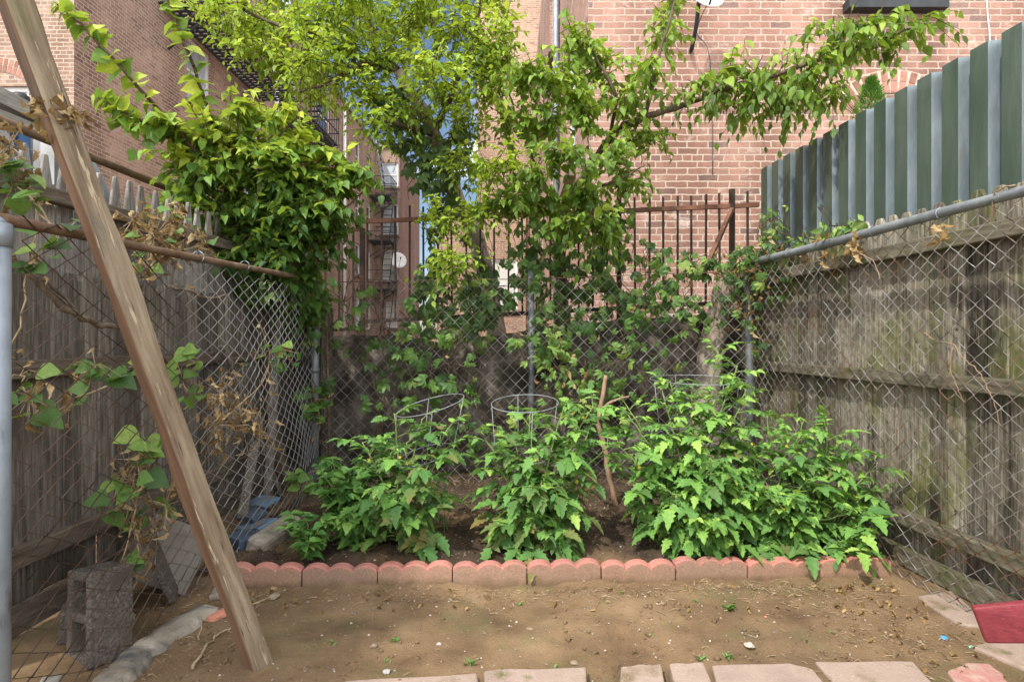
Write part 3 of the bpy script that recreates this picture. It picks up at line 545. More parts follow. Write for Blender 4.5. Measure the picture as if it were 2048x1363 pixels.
# ================================================================== WOODEN FENCES
def pickets(mb, line, y0, y1, pitch, w, zb_, zt, th, top, tints, wob=.006):
    y=y0
    while y<y1:
        x=line(y+pitch/2); d=nrm(np.array([line(y+pitch)-line(y),pitch])); c=np.array([x,y+pitch/2])
        t0=zt(y)+random.uniform(-.014,.014); b0=zb_(y)+random.uniform(-.02,.02); ww=w*random.uniform(.955,1.0); nrmv=np.array([d[1],-d[0]])
        prof=[(-ww/2,b0),(ww/2,b0)]
        if top=='dog': prof+=[(ww/2,t0-.05),(ww*.2,t0),(-ww*.2,t0),(-ww/2,t0-.05)]
        else: prof+=[(ww/2,t0-.20),(ww*.34,t0-.10),(ww*.13,t0-.004),(0,t0),(-ww*.13,t0-.004),(-ww*.34,t0-.10),(-ww/2,t0-.20)]
        k=len(prof); o=random.uniform(-.007,.007); lean=random.uniform(-.006,.006)
        V=[]
        for q in (0,1):
            for a,z in prof: xy=c+d*(a+lean*(z-b0))+nrmv*(o+(th if q else 0)); V.append((xy[0],xy[1],z))
        F=[tuple(range(k))[::-1],tuple(range(k,2*k))]+[(a,(a+1)%k,k+(a+1)%k,k+a) for a in range(k)]
        mb.add(V,F,random.random()); y+=pitch
WR=lambda Y:1.735+.087*(3.755-Y)
t=thing('wooden_fence','mossy grey picket fence behind the right chain link','fence',(WR(2.6),2.6,0))
mb=MB(); pickets(mb,WR,.9,4.4,.0893,.0888,lambda y:.03,lambda y:1.622,.016,'dog',0); bevel(mb.build('board_panel',M['wood_r'],t),.003,1)
for z0,z1 in ((1.41,1.475),(.825,.885),(.185,.245)):
    mb=MB(); mb.beam((WR(.9)-.034,.9,(z0+z1)/2+.01),(WR(4.4)-.034,4.4,(z0+z1)/2-.005),.058,z1-z0); bevel(mb.build('rail',M['rail_r'],t),.005)
for y in (1.0,2.6,4.2):
    mb=MB(); mb.box((WR(y)+.06,y,.75),(.08,.08,1.5)); mb.build('post',M['wood_r'],t)
mb=MB(); mb.beam((WR(1.0)-.05,1.0,.05),(WR(3.7)-.05,3.7,.05),.05,.07); mb.build('kick_board',M['rail_r'],t)
C_=2122/1137.8*1.0
WL=lambda Y:-1.865+.058*Y
t=thing('wooden_fence','weathered picket fence with pointed grey tops on the left','fence',(WL(2.6),2.6,0))
mb=MB(); pickets(mb,WL,1.5,4.5,.0855,.0848,lambda y:.10,lambda y:1.30,.016,'dog',0); bevel(mb.build('board_panel',M['wood_l'],t),.003,1)
mb=MB(); pickets(mb,lambda Y:WL(Y)-.022,1.5,4.5,.0855,.08,lambda y:1.22,lambda y:1.745,.016,'point',0); bevel(mb.build('picket_tops',M['wood_l_top'],t),.003,1)
for z0,z1,zo in ((1.545,1.60,0),(.90,.965,0),(.245,.32,0)):
    mb=MB(); mb.beam((WL(1.5)+.03,1.5,(z0+z1)/2),(WL(4.5)+.03,4.5,(z0+z1)/2),.042,z1-z0); bevel(mb.build('rail',M['rail_l'],t),.005)
mb=MB(); mb.beam((WL(1.5)+.045,1.5,.07),(WL(4.4)+.045,4.4,.10),.02,.1); mb.build('kick_board',M['rail_l'],t)
for y in (1.7,3.2,4.4):
    mb=MB(); mb.box((WL(y)-.075,y,.8),(.08,.08,1.6)); mb.build('post',M['wood_l'],t)
# ================================================================== METAL FENCE
MX=lambda Y:1.906+.087*(4.4-Y)
t=thing('metal_fence','tall corrugated metal sheet fence, silver with painted-in green reflections, behind the right picket fence','fence',(MX(2.8),2.8,0))
def sheet(y0,n,zt,pitch=.1497):
    mb=MB(); prof=[]; mats=[]
    for i in range(n):
        a=y0-i*pitch
        prof+=[(a,0),(a-.088,0),(a-.10,.05),(a-.133,.05)]
    prof.append((y0-n*pitch,0))
    V=[]
    for y,d in prof: V+=[(MX(y)+d,y,.15),(MX(y)+d,y,zt)]
    for j in range(len(prof)-1):
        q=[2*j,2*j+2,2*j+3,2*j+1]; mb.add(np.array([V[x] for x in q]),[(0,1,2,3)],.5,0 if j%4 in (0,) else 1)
    return mb
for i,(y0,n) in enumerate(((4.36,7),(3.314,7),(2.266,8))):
    mb=sheet(y0,n,2.33+[0,.006,.014][i]); o=mb.build('metal_sheet',[M['metal_reflection'],M['metal_silver']],t)
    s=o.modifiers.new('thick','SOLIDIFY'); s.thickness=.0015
for y in (4.36,2.9,1.2):
    mb=MB(); mb.box((MX(y)+.11,y,1.15),(.05,.05,2.3)); mb.build('post',M['galv'],t)
for z in (.4,1.3,2.1):
    mb=MB(); mb.beam((MX(1.2)+.073,1.2,z),(MX(4.36)+.073,4.36,z),.035,.05); mb.build('rail',M['galv'],t)
# ================================================================== STONE WALL + IRON FENCE
ztop=lambda x: np.interp(x,[-2.4,-1.45,-.9,-.7,0,.8,1.8,2.4],[1.02,1.03,1.06,1.0,1.09,1.17,1.25,1.27])
wm=MB(); xs=np.arange(-2.4,2.4,.03); k=np.linspace(0,1,34); Xg,K=np.meshgrid(xs,k); top=ztop(Xg)+fbm(np.stack([Xg,0*Xg,0*Xg],-1),4,3)*.05
Zg=-.1+K*(top+.1); p=np.stack([Xg,0*Xg,Zg],-1)
cell=vnoise(p,4.5)
Yg=4.24-fbm(p,3.2,5)*.16-np.abs(cell)*.05+.03*K
h,w=Xg.shape; i=np.arange(h*w).reshape(h,w)
wm.add(np.stack([Xg,Yg,Zg],-1).reshape(-1,3),np.stack([i[:-1,:-1],i[:-1,1:],i[1:,1:],i[1:,:-1]],-1).reshape(-1,4),.5,0,True)
tp=np.stack([np.stack([Xg[-1],Yg[-1],Zg[-1]],-1),np.stack([Xg[-1],0*Yg[-1]+4.41,Zg[-1]-.02+fbm(p[-1],6,2)*.03],-1),np.stack([Xg[-1],0*Yg[-1]+4.55,0*Zg[-1]-.1],-1)],0); i=np.arange(3*w).reshape(3,w)
wm.add(tp.reshape(-1,3),np.stack([i[:-1,:-1],i[:-1,1:],i[1:,1:],i[1:,:-1]],-1).reshape(-1,4),.5,0,True)
tag(wm.build('stone_wall',M['stone']),'low rough dark stone retaining wall behind the back chain link','wall')
t=thing('iron_fence','rusty iron bar fence with red brown top rail on the stone wall','fence',(.2,4.45,1.1))
IY=lambda px: 4.52-(px-640)/877*.12
tr=lambda px: np.interp(px,[640,724,726,1517],[463,459,443,410]); br=lambda px: np.interp(px,[640,724,726,1482,1517],[659,657,643,603,602])
for a,b,w_ in ((726,1517,.032),(640,724,.022)):
    mb=MB(); mb.beam(at(a,tr(a),IY(a)),at(b,tr(b),IY(b)),.03,w_); mb.build('top_rail',M['iron_rail'],t)
for a,b in ((726,1500),(640,724)):
    mb=MB(); mb.beam(at(a,br(a),IY(a)),at(b,br(b),IY(b)),.026,.03); mb.build('bottom_rail',M['iron'],t)
px=650
while px<1500:
    if all(abs(px-q)>9 for q in (725,1238,1464)):
        up=27 if px>730 else 4
        a=at(px,br(px)+4,IY(px)); b=at(px,tr(px)-up+random.uniform(-3,3),IY(px)); b[0]+=random.uniform(-.006,.006); mb=MB(); mb.beam(a,b,.0145,.0145,up=np.array([0,1.,0])); mb.build('bar',M['iron'],t)
    px+=28.2
for q,w_ in ((725,.036),(1238,.034),(1464,.036)):
    a=at(q,br(q)+30,IY(q)); b=at(q,tr(q)-(34 if q>800 else -6),IY(q)); mb=MB(); mb.beam(a,b,w_,w_,up=np.array([0,1.,0])); mb.build('post',M['iron'],t)
mb=MB(); mb.beam(at(1464,418,IY(1464)-.03),at(1408,545,IY(1464)-.5),.028,.028); mb.build('brace',M['iron_rail'],t)
# ================================================================== BUILDINGS
def wall(mb,o,u,W,H,holes,n,depth=.12):
    o=np.asarray(o,float); u=np.asarray(u,float); n=np.asarray(n,float)
    us=sorted({0,W}|{h[0] for h in holes}|{h[1] for h in holes}); vs=sorted({0,H}|{h[2] for h in holes}|{h[3] for h in holes})
    for a,b in zip(us[:-1],us[1:]):
        for c,d in zip(vs[:-1],vs[1:]):
            if any(h[0]-1e-6<=a and b<=h[1]+1e-6 and h[2]-1e-6<=c and d<=h[3]+1e-6 for h in holes): continue
            mb.add([o+u*a+ZUP*c,o+u*b+ZUP*c,o+u*b+ZUP*d,o+u*a+ZUP*d],[(0,1,2,3)])
    for a,b,c,d in holes:
        q=[o+u*a+ZUP*c,o+u*b+ZUP*c,o+u*b+ZUP*d,o+u*a+ZUP*d]; qq=[x-n*depth for x in q]
        for i in range(4): mb.add([q[i],q[(i+1)%4],qq[(i+1)%4],qq[i]],[(0,1,2,3)])
def window(parent,o,u,n,hole,pane='glass',fr='white',sill=True,bars=1):
    a,b,c,d=hole; o=np.asarray(o,float); u=np.asarray(u,float); n=np.asarray(n,float); R=np.stack([u,n,ZUP],1)
    ctr=lambda x,z,dep:o+u*x+ZUP*z-n*dep
    mb=MB(); w=.07
    mb.box(ctr(a+w/2,(c+d)/2,.09),(w,.06,d-c),R=R); mb.box(ctr(b-w/2,(c+d)/2,.09),(w,.06,d-c),R=R)
    mb.box(ctr((a+b)/2,c+w/2,.09),(b-a-2*w,.055,w),R=R); mb.box(ctr((a+b)/2,d-w/2,.09),(b-a-2*w,.055,w),R=R); mb.box(ctr((a+b)/2,(c+d)/2,.09),(b-a-2*w,.05,.05),R=R)
    f=mb.build('window',M[fr],parent)
    mb=MB(); mb.box(ctr((a+b)/2,(c+d)/2,.10),(b-a-.02,.012,d-c-.02),R=R); mb.build('pane',M[pane],f,origin=np.array(parent.location))
    if sill:
        mb=MB(); mb.box(ctr((a+b)/2,c-.05,-.03),(b-a+.2,.16,.1),R=R); mb.build('sill',M['sill'],f,origin=np.array(parent.location))
def arch(parent,o,u,n,x0,x1,z,rise=.22,name='brick_arch'):
    o=np.asarray(o,float);u=np.asarray(u,float);n=np.asarray(n,float); w=x1-x0; R_=(w*w/4+rise*rise)/(2*rise); cx=(x0+x1)/2; cz=z+rise-R_; th=math.asin(min(1,w/2/R_)); k=max(7,int(2*th*R_/.072))
    mb=MB(); bk=MB()
    for ring in (0,1):
        for i in range(k):
            a=-th+2*th*(i+.5)/k; rr=R_+.055+.115*ring; c=o+u*(cx+rr*math.sin(a))+ZUP*(cz+rr*math.cos(a))+n*.004
            ru=u*math.sin(a)+ZUP*math.cos(a); tu=u*math.cos(a)-ZUP*math.sin(a)
            mb.box(c,(2*th*R_/k-.012,.02,.105),random.random(),np.stack([tu,n,ru],1))
    p=mb.build(name,M['archbrick'],parent)
    V=[];F=[]
    for i in range(k+1):
        a=-th+2*th*i/k
        for rr in (R_-.004,R_+.235): V.append(o+u*(cx+rr*math.sin(a))+ZUP*(cz+rr*math.cos(a))+n*.008)
    F=[(2*i,2*i+2,2*i+3,2*i+1) for i in range(k)]; bk.add(V,F); bk.build('mortar_bed',M['mortar'],p,origin=np.array(parent.location))
# --- right building
BY=5.8; BX0=at(1176,300,BY)[0]
t=thing('brick_building','sunlit red brick building wall filling the upper right','building',(3,BY,.9))
hr=[(2.62,3.55,2.3,4.3-.9)]
wx0=at(1690,0,BY)[0]-BX0; wx1=at(1876,0,BY)[0]-BX0; wz=at(0,12,BY)[2]-.9
ax0=at(1712,0,BY)[0]-BX0; ax1=at(1862,0,BY)[0]-BX0; az=at(0,225,BY)[2]-.9
hr=[(wx0,wx1,wz,wz+1.5),(ax0,ax1,az-1.6,az)]
mb=MB(); oR=(BX0,BY,.9); wall(mb,oR,(1,0,0),9,9,hr,(0,-1,0),.14)
hs=[(1.2,2.3,2.2,4.1),(4.6,5.8,2.2,4.1),(8.5,9.7,2.2,4.1),(1.2,2.3,5.4,7.3),(4.6,5.8,5.4,7.3),(8.5,9.7,5.4,7.3)]
wall(mb,(BX0,BY+15,.9),(0,-1,0),15,9,[(15-b,15-a,c,d) for a,b,c,d in hs],(-1,0,0),.14)
mb.add([(BX0,BY,9.9),(BX0+9,BY,9.9),(BX0+9,BY+15,9.9),(BX0,BY+15,9.9)],[(0,1,2,3)]); mb.build('wall',M['brick_r'],t)
window(t,oR,(1,0,0),(0,-1,0),hr[0],'glass','dark',False); window(t,oR,(1,0,0),(0,-1,0),hr[1],'glass_l')
mb=MB(); mb.box((BX0+(wx0+wx1)/2,BY-.05,wz+.9-.035),(wx1-wx0+.05,.14,.09)); mb.build('window_ledge',M['dark'],t)
arch(t,oR,(1,0,0),(0,-1,0),ax0-.05,ax1+.05,az+.0,.2)
for a,b,c,d in hs: window(t,(BX0,BY+15,.9),(0,-1,0),(-1,0,0),(15-b,15-a,c,d),'glass','white',True)
dpx=BX0-.06
mb=MB(); mb.tubes([[(dpx,BY+3.4,.9),(dpx,BY+3.4,9.6)]],.05,8); mb.build('downpipe',M['galv'],t)
# satellite dish
def dish(label,c,rad,face,arm):
    c=np.asarray(c,float); face=nrm(face); t=thing('satellite_dish',label,'satellite dish',c)
    a=nrm(np.cross(face,ZUP)); b=np.cross(a,face); mb=MB(); V=[c-face*.06*rad/.3]; n=24
    for r in (.35,.7,1.):
        for q in range(n): th=q/n*6.283; V.append(c+rad*r*(a*math.cos(th)+b*1.05*math.sin(th))-face*.06*(1-r*r)*rad/.3)
    F=[(0,1+q,1+(q+1)%n) for q in range(n)]+[(1+s*n+q,1+(s+1)*n+q,1+(s+1)*n+(q+1)%n,1+s*n+(q+1)%n) for s in (0,1) for q in range(n)]
    mb.add(V,F,.5,0,True); o=mb.build('dish',M['white'],t); s=o.modifiers.new('thick','SOLIDIFY'); s.thickness=.008
    mb=MB(); mb.tubes([[c-b*rad*.9,c-b*rad*.6+face*rad*.6,c+face*rad*1.1-b*rad*.3]],.012,6); mb.tubes([[c+face*rad*1.05-b*rad*.3,c+face*rad*1.3-b*rad*.26]],.035,8); mb.build('feed_arm',M['dark'],t)
    mb=MB(); limb(mb,[c-face*.05*rad/.3]+arm,.022,.022,8); mb.build('mast',M['dark'],t)
dish('pale satellite dish on a curved dark mast, top edge of the sunlit wall',at(1410,-17,BY-.42),.2,(.2,-.8,.35),[at(1398,5,BY-.3),at(1393,50,BY-.25),at(1384,95,BY-.1),at(1382,102,BY)])
# cables
mb=MB(); limb(mb,[at(1973,-10,BY-.03),at(1976,40,BY-.03),at(1980,90,BY-.03),at(1984,300,BY-.03)],.006,.006,5); tag(mb.build('cable',M['white']),'thin white cable hanging down the sunlit brick wall','cable')
mb=MB(); limb(mb,[at(1413,12,BY-.25),at(1400,40,BY-.06),at(1395,70,BY-.03),at(1420,120,BY-.03),at(1425,350,BY-.03)],.004,.004,5); tag(mb.build('cable',M['dark']),'thin dark cable trailing from the dish mast on the sunlit wall','cable')
# --- centre building
CYd=20.5; cx0=at(955,0,CYd)[0]; cl=at(874,0,CYd)[0]
t=thing('brick_building','narrow tan brick building seen between the trees in the centre','building',(0,CYd,.9))
mb=MB(); hC=[(at(1090,0,CYd)[0]-cx0-1.6,at(1090,0,CYd)[0]-cx0-.6,1.0,2.6)]
wall(mb,(cx0,CYd,.9),(1,0,0),4.5,16,[],(0,-1,0)); wall(mb,(cx0,CYd+8,.9),(0,-1,0),8,16,[],(-1,0,0))
wall(mb,(cl,CYd-.15,.9),(1,0,0),3.2,4.6,[(1.9,2.9,1.1,2.9)],(0,-1,0)); wall(mb,(cl,CYd+7,.9),(0,-1,0),7.15,4.6,[],(-1,0,0)); mb.add([(cl,CYd-.15,5.5),(cl+3.2,CYd-.15,5.5),(cl+3.2,CYd+7,5.5),(cl,CYd+7,5.5)],[(0,1,2,3)])
mb.build('wall',M['brick_c'],t); window(t,(cl,CYd-.15,.9),(1,0,0),(0,-1,0),(1.9,2.9,1.1,2.9),'blind')
# --- left building
LBX=-7.2; LBY=9.35; LBE=30.; RZ=11.0
t=thing('brick_building','long red brick tenement with fire escapes on the left','building',(LBX,15,0))
oF=(LBX-7,LBY,0); wf=(at(-75,0,LBY)[0]-oF[0],at(57,0,LBY)[0]-oF[0],at(0,262,LBY)[2],at(0,172,LBY)[2])
mb=MB(); wall(mb,oF,(1,0,0),7,RZ,[wf],(0,-1,0),.15)
oS=(LBX,LBY,0); hS=[]
for yy in (12.6,15.2,18.0,21.0,26.2,28.2):
    w_=1.5 if yy==21.0 else (.8 if yy>25 else 1.0)
    for z in (1.4,3.9,6.3,8.7): hS.append((yy-LBY,yy-LBY+w_,z,z+1.45))
wall(mb,oS,(0,1,0),LBE-LBY,RZ,hS,(1,0,0),.15)
mb.add([(LBX-7,LBY,RZ),(LBX,LBY,RZ),(LBX,LBE,RZ),(LBX-7,LBE,RZ)],[(0,1,2,3)])
fx1=at(799,0,LBE)[0]; FE=36.5
hF=[(.55,1.15,1.5,2.9),(.3,1.2,4.0,5.6),(.3,1.2,6.4,8.0),(.3,1.2,8.9,10.2)]
wall(mb,(LBX,LBE,0),(1,0,0),fx1-LBX,RZ+.0,hF,(0,-1,0),.12)
mb.build('wall',M['brick_l'],t)
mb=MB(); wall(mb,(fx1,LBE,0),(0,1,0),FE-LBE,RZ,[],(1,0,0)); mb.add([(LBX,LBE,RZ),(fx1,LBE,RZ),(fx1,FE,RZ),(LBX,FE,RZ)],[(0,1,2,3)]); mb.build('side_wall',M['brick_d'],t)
mb=MB(); mb.beam((LBX-.02,LBY,RZ+.06),(LBX-.02,LBE,RZ+.06),.2,.12); mb.beam((LBX,LBE-.02,RZ+.06),(fx1,LBE-.02,RZ+.06),.2,.12); mb.build('coping',M['sill'],t)
window(t,oF,(1,0,0),(0,-1,0),wf,'glass_l','white'); arch(t,oF,(1,0,0),(0,-1,0),wf[0]-.05,wf[1]+.05,wf[3]+.02,.22)
for h in hS: window(t,oS,(0,1,0),(1,0,0),h,'glass' if random.random()<.6 else 'glass_l','white')
for i,h in enumerate(hF): window(t,(LBX,LBE,0),(1,0,0),(0,-1,0),h,'blind' if i<2 else 'glass_l','white')
for y in (17.2,24.2):
    mb=MB(); mb.tubes([[(LBX+.08,y,.3),(LBX+.08,y,RZ-.3)]],.07,8); mb.build('downpipe',M['white'],t)
def fire_escape(yA,yB,z,d=1.0,hh=.95):
    mb=MB()
    for y in np.arange(yA,yB+.01,.16): mb.beam((LBX,y,z),(LBX+d,y,z),.05,.03)
    for x in np.linspace(0.05,d,6): mb.beam((LBX+x,yA,z-.03),(LBX+x,yB,z-.03),.04,.05)
    for zz_ in (.45,hh): mb.beam((LBX+d,yA,z+zz_),(LBX+d,yB,z+zz_),.03,.03); mb.beam((LBX,yA,z+zz_),(LBX+d,yA,z+zz_),.03,.03); mb.beam((LBX,yB,z+zz_),(LBX+d,yB,z+zz_),.03,.03)
    for y in np.arange(yA,yB+.01,.25): mb.beam((LBX+d,y,z),(LBX+d,y,z+hh),.02,.02,up=np.array([0,1.,0]))
    mb.beam((LBX,yA+.3,z-.8),(LBX+d,yA+.3,z),.04,.04); mb.beam((LBX,yB-.3,z-.8),(LBX+d,yB-.3,z),.04,.04)
    return mb
def ladder(mb,a,b,w=(0,.5,0)):
    a=np.array(a,float); b=np.array(b,float); w=np.array(w,float); mb.beam(a,b,.03,.05); mb.beam(a+w,b+w,.03,.05)
    n=int(np.linalg.norm(b-a)/.28)
    for i in range(1,n): q=a+(b-a)*i/n; mb.beam(q,q+w,.12,.02)
for yA,yB,zs in ((11.6,16.4,(7.85,)),(17.6,20.4,(5.4,7.85,))):
    for z in zs:
        mb=fire_escape(yA,yB,z); ladder(mb,(LBX+.5,yA+.5,z),(LBX+.5,yA+2.2,z+2.4),(.5,0,0)); mb.build('fire_escape',M['dark'],t)
for z in (3.4,5.85,8.1):
    mb=fire_escape(28.4,29.9,z,1.15); ladder(mb,(LBX+.35,29.5,z-2.3),(LBX+.75,28.9,z),(.45,0,0)); mb.build('fire_escape',M['dark'],t)
mb=MB(); ladder(mb,(LBX+.9,28.0,8.1),(LBX+.3,28.0,12.2),(0,.45,0)); mb.build('roof_ladder',M['galv'],t)
dish('distant white satellite dish on the far end of the tenement',at(797,520,LBE-.6),.42,(.35,-.8,.3),[at(796,524,LBE-.3),at(794,528,LBE)])
# bust in the window
t=thing('bust_figurine','small black bust with white striped neck standing in the upper left window','figurine',at(40,244,LBY-.12))
b0=at(41,232,LBY-.12); mb=MB(); mb.tubes([[b0+ZUP*z for z in (-.16,-.1,0,.08,.13,.16)]],np.array([[.13,.13,.115,.10,.085,.07]]),14); mb.build('neck',M['dark'],t)
for z in (-.01,.045,.10):
    mb=MB(); r=np.interp(z,[-.1,0,.08,.13],[.132,.118,.103,.09]); mb.tubes([[b0+ZUP*z,b0+ZUP*(z+.018)]],r,14); mb.build('stripe',M['white'],t)
mb=MB(); mb.tubes([[b0+ZUP*z for z in (.15,.19,.25,.31,.36,.385)]],np.array([[.06,.105,.13,.125,.085,.02]]),14); mb.build('head',M['dark'],t)
# ================================================================== NEIGHBOUR'S YARD, LEFT
t=thing('canopy_hood','grey canvas hood with a black strap behind the left picket fence','canopy',(-2.95,3.1,0))
c=np.array([-2.95,3.1,1.0]); mb=MB(); V=[]; nu,nv=18,12
for a in range(nu+1):
    th=math.pi*a/nu
    for b in range(nv+1):
        y=-.5+b/nv
        V.append(c+np.array([.66*math.cos(th),0.6*y,1.36*math.sin(th)**.72])+np.array([0,0,.03*math.sin(b*2.2)*math.sin(th)]))
F=[(a*(nv+1)+b,(a+1)*(nv+1)+b,(a+1)*(nv+1)+b+1,a*(nv+1)+b+1) for a in range(nu) for b in range(nv)]
mb.add(V,F,.5,0,True); E0=[V[a*(nv+1)] for a in range(nu+1)]; E1=[V[a*(nv+1)+nv] for a in range(nu+1)]; mb.add(E0,[tuple(range(nu+1))]); mb.add(E1,[tuple(range(nu+1))[::-1]]); mb.box(c-np.array([0,0,.52]),(1.30,.58,1.04)); mb.build('fabric',M['tarp'],t)
mb=MB(); V=[]
for a in range(nu//2+1):
    th=math.pi*a/nu
    for y in (-.52,-.44): V.append(c+np.array([.672*math.cos(th),0.6*y,1.372*math.sin(th)**.72]))
mb.add(V,[(2*a,2*a+2,2*a+3,2*a+1) for a in range(nu//2)]); 
mb.box(c+np.array([.40,-.31,.62]),(.03,.02,.7)); mb.build('strap',M['dark'],t)
t=thing('rail_frame','dark green pipe rail on posts above the left picket fence','rail',(-2.2,2.9,0))
RLX=lambda Y:-2.33+.058*Y
mb=MB(); limb(mb,[(RLX(2.2),2.2,1.975),(RLX(2.8),2.8,1.97),(RLX(3.5),3.5,1.965),(RLX(4.2),4.2,1.96)],.023,.023,10); mb.build('pipe_rail',M['rust'],t)
for y in (2.25,4.1):
    mb=MB(); mb.tubes([[(RLX(y),y,0),(RLX(y),y,1.96)]],.025,10); mb.build('post',M['galv_dull'],t)
t=thing('timber_frame','grey weathered timber beam frame at the upper left edge','timber frame',(-2.4,2.4,0))
mb=MB(); mb.beam(at(88,250,2.9)+np.array([0,0,.02]),at(-60,170,2.55),.10,.075); mb.build('beam',M['greywood'],t)
mb=MB(); mb.beam(at(75,262,2.85)+np.array([0,.06,-.0]),at(-60,195,2.5)+np.array([0,.06,-.03]),.05,.05); mb.build('batten',M['greywood'],t)
for q in (at(-55,175,2.56),at(80,250,2.95)):
    mb=MB(); mb.box((q[0]-.02,q[1]+.05,(q[2]-.05)/2),(.07,.07,q[2]-.05)); mb.build('post',M['greywood'],t)
mb=MB(); xs=np.linspace(0,1,9); V=[]
for z in np.linspace(0,1,10):
    for x in xs: q=at(28+30*x,268+90*z,2.75); q[1]+=.02*math.sin(x*9); V.append(q)
mb.add(V,[(r*9+k_,r*9+k_+1,(r+1)*9+k_+1,(r+1)*9+k_) for r in range(9) for k_ in range(8)],.5,0,True)
tag(mb.build('cloth',M['bluecloth']),'blue cloth hanging behind the pointed pickets at the left edge','cloth')
mb=MB(); V=[]
for z in np.linspace(0,1,10):
    for x in xs: q=at(66+36*x,272+95*z,2.8); q[1]+=.03*math.sin(x*7); V.append(q)
mb.add(V,[(r*9+k_,r*9+k_+1,(r+1)*9+k_+1,(r+1)*9+k_) for r in range(9) for k_ in range(8)],.5,0,True)
tag(mb.build('cloth',M['white']),'white cloth hanging under the dark pipe rail at the left','cloth')
# ================================================================== LEANING POST
bA=np.array([-.80,1.82,-.03]); bB=np.array([-1.30,1.42,2.06])
d=nrm(bB-bA); ln=np.linalg.norm(bB-bA)
yv=nrm(np.array([.85,-.62,0])-d*np.dot([.85,-.62,0],d)); xv=np.cross(yv,d)
mb=MB(); W2,D2=.062,.066
n=30
for i in range(n): pass
V=[];F=[]; 
for i in range(n+1):
    z=ln*i/n
    for k_,(a,b) in enumerate(((-1,1),(1,1),(1,-1),(-1,-1))):
        q=np.array([a*W2/2,b*D2/2,z])+np.array([fbm(np.array([z*3+k_,k_*5.,0]),1.5,3),fbm(np.array([z*3,k_*5.,4]),1.5,3),0])*.010
        if i==n: q[2]+=.05*(a)
        V.append(q)
for i in range(n):
    for k_ in range(4): F.append((4*i+k_,4*i+(k_+1)%4,4*i+4+(k_+1)%4,4*i+4+k_))
for j,fc in enumerate(F): mb.L.append(np.array(fc)); mb.N.append(np.array([4])); mb.M.append(np.array([1 if j%4 in (1,3) else 0])); mb.S.append(np.array([False]))
mb.V.append(np.array(V)); mb.T.append(np.full(len(V),.5)); mb.n=len(V)
mb.L+= [np.array([3,2,1,0]),np.array([4*n,4*n+1,4*n+2,4*n+3])]; mb.N+=[np.array([4]),np.array([4])]; mb.M+=[np.array([1]),np.array([1])]; mb.S+=[np.array([False])]*2
o=mb.build('leaning_post',[M['lumber'],M['lumber_side']],origin=np.zeros(3))
o.matrix_world=Matrix(((xv[0],yv[0],d[0],bA[0]),(xv[1],yv[1],d[1],bA[1]),(xv[2],yv[2],d[2],bA[2]),(0,0,0,1)))
bevel(o,.006,2); tag(o,'long rough brown timber post leaning diagonally across the left foreground','post')
# ================================================================== BENCH (maroon)
t=thing('bench','maroon painted wooden bench board jutting in at the lower right','bench',(1.45,1.35,0))
c0=at(1946,1216,1.36); 
V=[at(1945,1216,1.34),at(1972,1287,1.34),at(2330,1290,1.20),at(2330,1180,1.20)]
V=[np.array(v) for v in V]; bk=[v+np.array([.012,.022,.0]) for v in V]
mb=MB(); mb.add(V+bk,[(0,1,2,3),(7,6,5,4),(0,4,5,1),(1,5,6,2),(2,6,7,3),(3,7,4,0)]); bevel(mb.build('seat_board',M['maroon'],t),.006,3)
for X_ in (.55,.85):
    q=V[1]*(1-X_)+V[2]*X_+np.array([.02,.06,0]); mb=MB(); mb.box((q[0],q[1],q[2]/2),(.05,.09,q[2])); mb.build('leg',M['maroon'],t)
# ================================================================== JUNK BEHIND THE LEFT FENCE
def obox(name,label,cat,c,size,rot,mat,bv=.006,rough=0):
    mb=MB(); mb.box((0,0,0),size); o=mb.build(name,M[mat],origin=np.zeros(3)); o.location=c; o.rotation_euler=tuple(math.radians(a) for a in rot); bevel(o,bv); return tag(o,label,cat)
# cinder block with two cores, standing on end and tilted
t=thing('cinder_block','broken grey cinder block tilted against the left fence foot','cinder block',(-1.34,1.95,0))
bm=bmesh.new()
def cblock():
    mb=MB(); L_,H_,D_=.29,.13,.165; w=.03
    mb.box((0,-D_/2+w/2,0),(H_,w,L_)); mb.box((0,D_/2-w/2,0),(H_,w,L_))
    for z in (-L_/2+w/2,0,L_/2-w/2): mb.box((0,0,z),(H_-.004,D_-2*w,w))
    return mb
R=np.array(Euler((math.radians(-9),math.radians(4),math.radians(58))).to_matrix())
mb=cblock(); V=np.concatenate(mb.V)@R.T+np.array([-1.375,1.90,.13]); mb.V=[V]; bevel(mb.build('shell',M['block'],t),.006)
obox('cinder_block','second dark cinder block half hidden low behind the tilted one','cinder block',(-1.50,2.06,.07),(.15,.26,.13),(0,8,20),'block')
obox('stone_slab','thin grey slate slab leaning behind the cinder block','slab',(-1.42,2.28,.2),(.025,.3,.36),(0,-22,25),'block')
t=thing('slab','pale square slab with brown edge leaning behind the left chain link','slab',(-1.42,2.36,0))
R=np.array(Matrix.Rotation(math.radians(28),3,'Z')@Matrix.Rotation(math.radians(-16),3,'X')@Matrix.Rotation(math.radians(27),3,'Y')); q=np.array([-1.385,2.30,.17])
mb=MB(); mb.box(q,(.25,.022,.25),R=R); bevel(mb.build('face',M['slab'],t),.004)
mb=MB(); mb.box(q-R[:,0]*.139,(.026,.03,.26),R=R); mb.build('edge_strip',M['rail_l'],t)
o=obox('plank','short pale grey plank lying at the lower left corner','plank',(-1.30,1.56,.03),(.05,.32,.02),(0,8,28),'greywood')
